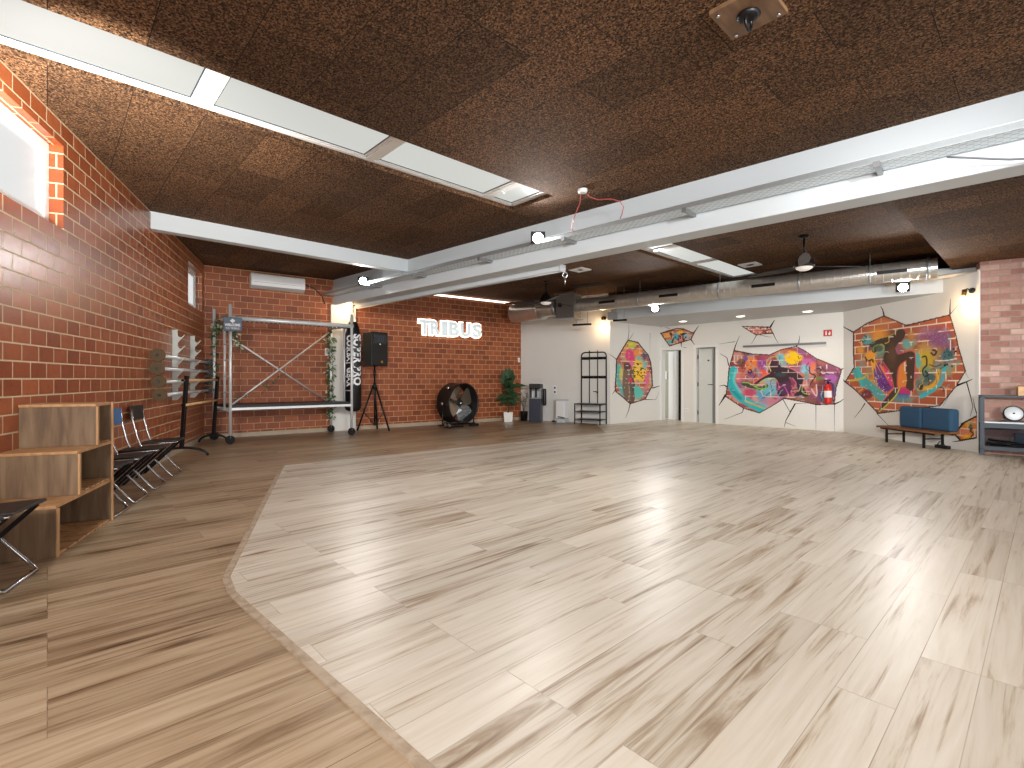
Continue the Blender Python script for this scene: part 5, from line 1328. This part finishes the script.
# --- large dancer mural (crop origin 840,305, 6.677 px per px)
m = Painter('mural', 'large spray painted dancer mural in a cracked brick opening above the bench', E0, E1, nE, .011, (840, 305), 6.677,
            [(90, 180), (180, 122), (295, 72), (370, 103), (445, 135), (590, 100), (735, 65), (770, 180), (795, 290), (840, 440), (780, 540), (670, 672), (540, 690), (400, 705), (255, 725), (180, 645), (100, 565), (35, 515), (95, 415), (90, 300)])
m.bricks(.37, .145, .018, (240, 226, 212), [(172, 84, 50), (196, 106, 66)]); m.mortar(); m.riot(80, 190, 740, 190, 600, 78, [(206, 150, 70), (96, 160, 156), (140, 92, 128), (196, 120, 70), (150, 150, 110), (120, 70, 60)], .75)
m.blob(260, 210, 90, 75, (242, 160, 50), .85, .6); m.blob(300, 120, 110, 40, (226, 150, 90), .5, .8)
m.blob(640, 205, 150, 75, (136, 84, 128), .9, .6); m.blob(560, 170, 90, 45, (190, 140, 150), .5, .8); m.dots(140, 520, 730, 140, 300, 3.2, (206, 130, 170))
m.blob(185, 235, 42, 48, (70, 176, 176), .9, .35); m.blob(450, 260, 60, 40, (92, 184, 180), .85, .5); m.blob(560, 330, 140, 90, (214, 160, 70), .75, .7)
m.blob(140, 300, 36, 40, (240, 170, 60), .7, .6)
m.stroke([(110, 450), (140, 490), (175, 520), (220, 560), (285, 620)], 54, (64, 170, 168), .95, 8); m.stroke([(120, 420), (150, 540)], 26, (58, 186, 186), .9, 4); m.stroke([(75, 505), (150, 490), (175, 470)], 14, (196, 190, 60), .9)
m.blob(180, 595, 46, 34, (110, 34, 56), .9, .3); m.blob(150, 395, 40, 60, (120, 150, 140), .5, .7)
m.poly([(225, 440), (275, 385), (350, 525), (345, 560), (300, 580), (240, 520)], (118, 54, 140)); m.poly([(285, 410), (320, 440), (350, 530), (335, 535)], (232, 62, 120)); m.poly([(262, 400), (285, 410), (325, 510), (300, 470)], (240, 140, 60))
for tip in ((150, 330), (140, 365), (175, 400), (215, 440), (250, 470), (228, 510), (285, 470), (255, 380)): m.poly([(200, 330), tip, (225, 350)], (244, 172, 44), smooth=False)
m.blob(205, 335, 44, 42, (242, 162, 50), 1, .3); m.stroke([(170, 350), (185, 375), (215, 365), (222, 380)], 11, (54, 40, 30)); m.stroke([(140, 235), (160, 245), (185, 220), (165, 205)], 6, (40, 40, 44))
m.blob(565, 400, 62, 110, (206, 178, 52), .9, .4); m.blob(600, 470, 80, 70, (90, 150, 130), .85, .5); m.blob(520, 370, 28, 60, (86, 190, 186), .9, .4)
m.blob(590, 480, 52, 44, (70, 92, 92), .85, .4)
m.stroke([(700, 420), (680, 500), (630, 560), (545, 610)], 30, (62, 186, 190), .95, 5); m.stroke([(655, 440), (645, 510), (600, 550), (530, 560)], 26, (232, 176, 40), .95, 4)
m.stroke([(545, 350), (575, 345), (580, 400), (555, 430), (560, 475), (590, 465), (570, 440)], 10, (26, 28, 30)); m.stroke([(620, 300), (645, 310), (630, 335), (610, 320)], 12, (38, 34, 50)); m.stroke([(600, 400), (640, 410), (680, 395)], 8, (120, 50, 50)); m.blob(540, 545, 24, 26, (30, 30, 34), .95, .2)
m.blob(722, 335, 44, 52, (62, 112, 116), .95, .25, rough=.2); m.dots(16, 690, 800, 290, 410, 8, (24, 26, 30)); m.stroke([(738, 235), (740, 300)], 8, (238, 230, 222)); m.stroke([(640, 370), (700, 372), (780, 358)], 7, (240, 230, 226))
m.blob(430, 600, 70, 36, (84, 84, 160), .9, .5); m.blob(420, 630, 110, 30, (60, 160, 168), .7, .6); m.stroke([(540, 365), (545, 300)], 14, (230, 190, 60), .7)
m.poly([(396, 420), (440, 372), (446, 480), (438, 560), (392, 560)], (238, 140, 52)); m.poly([(388, 560), (440, 548), (480, 590), (380, 585)], (206, 52, 124)); m.stroke([(432, 375), (434, 440)], 8, (240, 226, 210))
fig = [(188, 268), (225, 245), (285, 218), (340, 205), (366, 175), (395, 160), (425, 162), (440, 182), (425, 225), (400, 250), (384, 262), (372, 290), (386, 330), (430, 316), (474, 308), (500, 330), (502, 420), (496, 540), (488, 580), (468, 576), (440, 555), (448, 500), (440, 440), (442, 372), (400, 408), (384, 470), (388, 560), (372, 600), (320, 655), (285, 700), (262, 708), (280, 655), (350, 575), (362, 545), (340, 450), (305, 405), (284, 372), (300, 310), (290, 262), (262, 268), (240, 315), (215, 312), (225, 285), (205, 280)]
m.poly(fig, (74, 52, 40)); m.blob(350, 330, 40, 90, (112, 80, 56), .7, .6); m.blob(465, 350, 40, 50, (88, 60, 40), .6, .6)
m.blob(262, 288, 30, 26, (86, 96, 84), .95, .3); m.stroke([(225, 310), (232, 275), (290, 264), (292, 300), (255, 328)], 5, (100, 190, 90))
m.stroke([(284, 372), (305, 405), (335, 450), (358, 545), (345, 575), (280, 650), (262, 700)], 6, (226, 82, 92)); m.stroke([(440, 372), (398, 408), (384, 470), (388, 555), (436, 556), (486, 580), (497, 500), (503, 340), (480, 305), (400, 322), (372, 288)], 6, (222, 78, 100)); m.stroke([(398, 560), (370, 610), (310, 670), (262, 712)], 7, LIME); m.stroke([(240, 230), (345, 200), (385, 165)], 5, (200, 190, 70), .8); m.stroke([(425, 160), (440, 185), (428, 228), (390, 258)], 5, (196, 92, 90), .8)
m.scribble(16, 480, 760, 260, 580, 70, 5, [(34, 30, 34), (60, 170, 176), (220, 180, 60), (196, 80, 110)]); m.scribble(10, 130, 330, 220, 560, 60, 5, [(40, 34, 30), (240, 190, 80), (70, 170, 170)]); m.dots(26, 230, 330, 470, 600, 4, (226, 214, 236)); m.dots(20, 120, 260, 530, 650, 4, (210, 180, 196))
m.mortar(.9, .72)
m.finish(9, cracks=[([(90, 182), (40, 155), (-20, 120)], 7), ([(295, 72), (285, 30), (270, 8)], 9), ([(735, 65), (735, 20), (738, -40)], 8), ([(738, 60), (790, 0)], 3), ([(35, 515), (0, 470), (-40, 440)], 6), ([(168, 655), (140, 700), (95, 755)], 6), ([(245, 722), (290, 770), (330, 810)], 4), ([(840, 440), (800, 480), (765, 545), (690, 670)], 5), ([(775, 540), (840, 515), (885, 495)], 10), ([(845, 512), (875, 620), (888, 680), (870, 745)], 6), ([(800, 380), (860, 490)], 3)])
# --- long crouching mural (715,335, 7.877)
m = Painter('mural', 'long colourful mural of a reaching figure in a cracked opening right of the doors', Cc, E0, nD, .011, (715, 335), 7.877,
            [(150, 120), (300, 150), (430, 156), (520, 115), (640, 90), (700, 118), (800, 185), (900, 225), (1000, 270), (980, 340), (955, 420), (940, 545), (800, 550), (660, 520), (545, 500), (440, 565), (350, 615), (220, 575), (85, 485), (92, 430), (100, 390), (110, 260)])
m.bricks(.40, .15, .017, (232, 206, 204), [(150, 62, 60), (186, 92, 78)]); m.mortar(); m.riot(110, 110, 980, 140, 600, 70, [(196, 110, 150), (150, 90, 150), (206, 130, 90), (120, 180, 190), (120, 56, 70), (214, 160, 150), (190, 80, 90)], .8)
m.blob(290, 215, 62, 60, ORG, .95, .4); m.blob(370, 230, 48, 72, (150, 66, 150), .9, .5); m.blob(190, 180, 52, 42, (200, 150, 130), .8, .5); m.stroke([(155, 165), (155, 220), (205, 222), (210, 170)], 9, (226, 206, 196)); m.blob(205, 215, 42, 40, (110, 66, 50), .85, .4); m.blob(245, 190, 20, 22, (104, 84, 176), .9, .4)
m.blob(375, 295, 36, 26, (236, 92, 46), .9, .4); m.blob(285, 315, 52, 40, (120, 60, 120), .8, .5); m.stroke([(262, 280), (280, 272), (290, 290), (272, 300), (262, 285)], 9, (36, 26, 34)); m.dots(14, 190, 330, 190, 340, 6, (52, 30, 40)); m.dots(30, 200, 420, 180, 360, 5, (232, 120, 60)); m.stroke([(240, 330), (290, 345), (320, 320)], 8, (70, 40, 60))
m.blob(180, 330, 30, 60, (222, 130, 150), .7, .6)
m.stroke([(150, 275), (125, 350), (140, 420), (185, 480), (260, 530), (360, 580)], 62, (40, 182, 186), .97, 8); m.stroke([(165, 280), (150, 360), (200, 450)], 20, (120, 214, 214), .7, 8); m.stroke([(130, 430), (200, 500)], 24, (24, 140, 150), .7, 6); m.stroke([(240, 520), (380, 575)], 16, (206, 190, 130), .7, 6)
m.blob(430, 450, 110, 60, (98, 186, 196), .9, .5); m.blob(360, 480, 50, 40, (70, 160, 190), .8, .4); m.stroke([(460, 430), (375, 500)], 8, (66, 84, 160)); m.blob(430, 520, 90, 34, (190, 110, 150), .6, .6); m.blob(270, 460, 60, 40, (196, 56, 104), .85, .5)
m.blob(520, 190, 44, 56, (90, 196, 210), .85, .5); m.blob(612, 185, 80, 62, (246, 198, 20), 1, .3, rough=.35); m.dots(26, 560, 690, 170, 250, 5, (60, 44, 20))
m.blob(735, 215, 62, 46, (206, 104, 168), .85, .6); m.blob(705, 270, 52, 48, (140, 206, 224), .85, .6); m.blob(770, 255, 30, 46, (238, 128, 70), .85, .5); m.blob(720, 330, 26, 48, (44, 160, 170), .9, .4); m.blob(640, 320, 60, 26, (60, 170, 180), .85, .4)
m.stroke([(745, 255), (750, 300), (790, 320), (775, 350), (745, 400)], 10, (44, 26, 34)); m.blob(765, 390, 44, 50, (120, 46, 56), .8, .5)
fig = [(425, 272), (445, 205), (480, 192), (512, 215), (520, 250), (580, 262), (640, 290), (692, 335), (700, 400), (742, 470), (690, 480), (640, 380), (585, 330), (600, 395), (560, 470), (510, 486), (486, 440), (480, 350), (440, 335), (380, 350), (318, 400), (300, 384), (340, 345), (400, 320)]
m.poly(fig, (58, 38, 48)); m.blob(480, 235, 34, 36, (70, 44, 44), 1, .3); m.blob(555, 430, 74, 66, (92, 44, 82), .95, .4); m.blob(520, 310, 50, 24, (40, 84, 84), .6, .6); m.poly([(620, 360), (660, 350), (690, 420), (690, 470), (620, 478), (655, 430)], (44, 40, 48)); m.stroke([(610, 340), (640, 390), (600, 440), (620, 480)], 9, (206, 96, 150)); m.stroke([(500, 430), (540, 400), (580, 470)], 7, (190, 90, 150))
m.stroke([(415, 270), (408, 215), (430, 182), (480, 170), (520, 195), (530, 240)], 7, (176, 190, 80)); m.stroke([(440, 285), (425, 240), (438, 210)], 6, (226, 224, 90)); m.stroke([(530, 245), (600, 262), (660, 300), (700, 340), (695, 400), (745, 465)], 8, (214, 120, 128)); m.stroke([(690, 395), (690, 450), (745, 470)], 5, LIME)
m.stroke([(300, 380), (350, 345), (430, 300)], 9, (232, 110, 90)); m.stroke([(320, 402), (400, 352), (470, 345), (500, 385)], 8, (170, 200, 90)); m.stroke([(470, 350), (500, 385), (490, 450)], 8, (200, 80, 130))
m.stroke([(225, 385), (265, 400), (320, 420), (380, 415), (405, 400)], 30, (58, 74, 44), .95, 5); m.stroke([(218, 375), (270, 380), (330, 415), (370, 425), (402, 415), (395, 390)], 7, (140, 214, 70)); m.stroke([(210, 400), (270, 420), (340, 430)], 5, (190, 170, 150))
m.poly([(795, 190), (945, 245), (975, 300), (940, 545), (795, 548)], (96, 42, 52), .55, smooth=False); m.blob(905, 345, 62, 44, (178, 100, 178), .9, .4); m.blob(860, 210, 60, 30, (216, 110, 80), .6, .6); m.blob(920, 430, 40, 60, (110, 60, 130), .8, .4); m.blob(850, 460, 44, 60, (40, 70, 110), .75, .5); m.stroke([(830, 250), (845, 300), (880, 295), (935, 300)], 8, (226, 220, 220)); m.stroke([(800, 265), (835, 270), (825, 320)], 10, (60, 48, 52)); m.blob(825, 345, 36, 18, (90, 130, 60), .85, .4); m.stroke([(800, 390), (800, 480), (760, 425)], 8, (230, 200, 190)); m.stroke([(880, 235), (882, 265)], 7, (236, 226, 226))
m.stroke([(600, 500), (700, 505), (790, 520)], 14, (120, 96, 40), .9); m.stroke([(640, 522), (760, 545)], 7, (230, 130, 60))
m.scribble(26, 140, 960, 170, 560, 80, 6, [(40, 26, 34), (226, 190, 200), (214, 120, 60), (90, 180, 186), (110, 50, 100)]); m.mortar(.75, .66)
m.finish(9, cracks=[([(150, 120), (170, 60), (195, 5)], 6), ([(160, 52), (90, 62), (30, 72)], 3), ([(108, 240), (95, 180), (40, 145)], 6), ([(95, 410), (75, 395), (35, 402)], 8), ([(85, 470), (60, 510), (30, 555)], 12), ([(225, 580), (215, 610), (75, 665)], 5), ([(640, 90), (660, 60), (668, 5)], 7), ([(995, 268), (1030, 262), (1050, 260)], 5), ([(940, 545), (985, 525), (1020, 500)], 8), ([(942, 545), (940, 640), (942, 760)], 3), ([(535, 505), (590, 605), (632, 540)], 4), ([(632, 540), (560, 670), (545, 725)], 7), ([(632, 540), (720, 540)], 3), ([(560, 690), (640, 722)], 3), ([(795, 548), (795, 760)], 3), ([(150, 120), (150, 150)], 6)])
# --- narrow mural (610,310, 6.98)
m = Painter('mural', 'narrow upright mural in a cracked opening on the short white wall', Bc, Cc, nBC, .012, (610, 310), 6.98,
            [(125, 210), (195, 226), (225, 265), (265, 312), (282, 360), (290, 420), (296, 530), (280, 556), (245, 622), (140, 655), (90, 610), (40, 570), (35, 540), (42, 440), (45, 345), (85, 275)])
m.bricks(.30, .12, .016, (236, 216, 204), [(178, 78, 50), (204, 106, 74)]); m.mortar(); m.riot(44, 50, 290, 230, 620, 46, [(196, 120, 130), (110, 180, 176), (220, 170, 90), (150, 90, 90), (200, 190, 150)], .75); m.scribble(10, 70, 280, 250, 600, 50, 5, [(40, 30, 34), (230, 210, 200)])
m.blob(148, 242, 34, 40, (206, 204, 60), .95, .4); m.blob(142, 318, 44, 50, (222, 52, 122), .95, .4); m.blob(145, 375, 32, 30, (226, 110, 160), .9, .4); m.blob(195, 300, 34, 36, (240, 150, 60), .85, .4); m.blob(245, 318, 26, 34, (96, 50, 90), .9, .4); m.blob(205, 340, 30, 26, (90, 190, 190), .8, .5)
m.blob(205, 425, 62, 84, (242, 194, 30), .97, .3, rough=.35); m.dots(46, 160, 245, 370, 480, 6, (48, 38, 24)); m.blob(240, 380, 26, 40, (120, 190, 190), .85, .5); m.blob(258, 480, 22, 60, (222, 84, 140), .85, .4)
m.blob(62, 400, 26, 40, (170, 190, 160), .7, .6); m.stroke([(60, 400), (52, 460), (70, 530), (95, 570)], 34, (60, 180, 176), .85, 6); m.blob(76, 450, 14, 60, (206, 200, 90), .8, .5); m.blob(190, 575, 50, 62, (86, 190, 176), .95, .4)
m.stroke([(120, 390), (112, 450), (108, 540), (122, 620)], 44, (112, 92, 76), .95, 6); m.stroke([(150, 430), (150, 520), (158, 620)], 30, (96, 76, 66), .95, 5); m.blob(122, 392, 30, 32, (78, 52, 50), .95, .3); m.blob(145, 490, 18, 24, (200, 50, 90), .9, .3); m.stroke([(158, 480), (168, 520), (160, 560)], 9, (40, 34, 36)); m.blob(60, 330, 26, 40, (206, 90, 90), .6, .6)
m.blob(130, 640, 60, 20, (60, 44, 40), .8, .5); m.mortar(.85, .68)
m.finish(9, cracks=[([(125, 210), (132, 150), (130, 95)], 4), ([(135, 205), (165, 160)], 3), ([(45, 345), (20, 325), (-10, 305)], 4), ([(35, 560), (15, 590)], 5), ([(140, 655), (130, 700), (108, 755)], 7), ([(295, 545), (330, 535), (348, 530)], 6), ([(245, 625), (320, 625)], 4), ([(320, 625), (345, 560)], 2), ([(280, 160), (278, 300)], 2)])
# --- small ones above the doors
m = Painter('mural', 'fan shaped small mural piece directly above the open doorway', Cc, E0, nD, .012, (655, 315), 8.19, [(48, 150), (110, 128), (180, 110), (235, 113), (320, 150), (295, 200), (205, 228), (120, 254), (80, 200)])
m.bricks(.26, .10, .016, (232, 214, 196), [(190, 96, 56), (216, 140, 90)]); m.mortar(); m.blob(175, 180, 36, 40, (70, 170, 186), .95, .4); m.blob(205, 140, 30, 32, (240, 196, 80), .9, .4); m.blob(100, 168, 34, 20, (242, 170, 60), .9, .4); m.blob(262, 170, 40, 28, (150, 196, 206), .9, .4); m.blob(125, 220, 36, 22, (70, 180, 180), .9, .4); m.blob(212, 190, 16, 30, (220, 120, 120), .8, .4); m.dots(26, 110, 290, 140, 225, 9, (44, 40, 60)); m.stroke([(235, 150), (228, 190), (240, 215)], 9, (30, 28, 30)); m.stroke([(60, 150), (150, 128), (235, 122)], 8, (170, 60, 50))
m.finish(10, cracks=[([(48, 150), (0, 140), (-60, 130), (-90, 92)], 9), ([(315, 150), (340, 115), (358, 88)], 8), ([(295, 200), (325, 245)], 7), ([(215, 228), (216, 262)], 7), ([(216, 262), (262, 268)], 4), ([(120, 110), (80, 100)], 3), ([(-60, 130), (-68, 300)], 2)])
m = Painter('mural', 'tiny triangular mural piece showing brick below the soffit', Cc, E0, nD, .012, (655, 315), 8.19, [(712, 93), (830, 95), (945, 98), (968, 150), (890, 155), (830, 166), (770, 130)])
m.bricks(.26, .07, .016, (236, 224, 214), [(196, 90, 62), (214, 130, 100)]); m.mortar(); m.blob(835, 125, 26, 20, (214, 120, 130), .8, .4); m.blob(905, 130, 30, 20, (170, 70, 40), .8, .4); m.dots(18, 770, 950, 105, 150, 6, (70, 44, 40)); m.dots(16, 770, 950, 105, 150, 6, (236, 226, 220))
m.finish(9, cracks=[([(945, 98), (965, 65), (980, 40)], 10), ([(968, 150), (985, 190), (1010, 232)], 5), ([(830, 166), (810, 205), (790, 235)], 4), ([(850, 160), (930, 180), (960, 180)], 3)])
m = Painter('mural', 'low corner mural piece beside the bench and metal shelf', E0, E1, nE, .011, (870, 400), 8.98, [(820, 230), (840, 205), (965, 140), (968, 240), (965, 338), (815, 365), (770, 315), (750, 300)])
m.bricks(.26, .12, .016, (232, 206, 180), [(206, 110, 50), (232, 150, 66)]); m.mortar(); m.blob(885, 215, 40, 30, (244, 180, 60), .9, .4); m.blob(935, 185, 30, 30, (232, 130, 60), .9, .4); m.blob(865, 325, 60, 26, (242, 168, 30), .95, .4); m.blob(850, 290, 34, 20, (226, 120, 140), .8, .4); m.blob(905, 245, 22, 34, (50, 54, 50), .9, .3); m.dots(8, 880, 950, 190, 250, 7, (70, 170, 170)); m.stroke([(900, 280), (930, 300), (910, 330)], 12, (40, 34, 30)); m.mortar(.6, .6)
m.finish(18, cracks=[([(820, 225), (900, 180), (965, 135)], 18), ([(815, 365), (770, 372), (740, 373)], 8), ([(965, 140), (940, 60), (925, -20)], 8), ([(965, 320), (966, 400)], 8), ([(818, 362), (790, 340), (760, 310)], 16)])
# ================================================================== light and camera
w = bpy.data.worlds.new('World'); SC.world = w; w.use_nodes = True
bg = w.node_tree.nodes['Background']; bg.inputs[0].default_value = (.94, .97, 1.0, 1); bg.inputs[1].default_value = 4.2
# added fill spots out of view, with no fixtures in the hall
for p, t, e in (((-.7, -2.0, 3.1), (-3.0, 11, 1.6), 1000), ((2.5, -2.2, 3.1), (0.5, 13, 1.6), 1900), ((4.6, -2.0, 2.0), (6.6, 10.5, .9), 2000)):
    light('fill_spot', 'SPOT', p, e, (1, .98, .95), .35, t, math.radians(36 if p[0] > 4 else 62), 1.0)
light('fill_spot', 'SPOT', (-2.85, 2.68, 2.15), 950, (1, .95, .88), .06, (-3.25, 4.2, 3.48), math.radians(80), .9)  # added unseen uplight brightening the cork ceiling by the near window
light('fill_spot', 'SPOT', (-.9, -1.5, 2.6), 2800, (1, .98, .95), .3, (7.7, 9.6, 1.5), math.radians(26), 1.0)  # added unseen spot brightening the dancer mural wall
light('fill_spot', 'SPOT', (-1.0, -1.6, 3.2), 1100, (1, .98, .95), .4, (-.8, 2.6, 0), math.radians(110), 1.0)  # added unseen spot brightening the near floor
light('fill_spot', 'SPOT', (3.5, -1.0, 3.2), 650, (1, .98, .95), .4, (3.2, 3.0, 0), math.radians(110), 1.0)  # added unseen spot brightening the floor on the right
cam = bpy.data.cameras.new('Camera'); co = bpy.data.objects.new('Camera', cam); C.objects.link(co); SC.camera = co
co.location = (0, 0, HC); co.rotation_euler = (math.pi/2, 0, 0)
cam.sensor_fit = 'HORIZONTAL'; cam.sensor_width = 36; cam.lens = 36*FPX/1024; cam.shift_y = (HY-384)/1024*-1*-1
cam.clip_start = .05
SC.view_settings.view_transform = 'Standard'; SC.view_settings.look = 'None'; SC.view_settings.gamma = 1; SC.view_settings.exposure = -0.15
SC.view_settings.use_curve_mapping = False
SC.cycles.max_bounces = 8; SC.cycles.diffuse_bounces = 5; SC.cycles.glossy_bounces = 4
SC.cycles.sample_clamp_indirect = 4.0
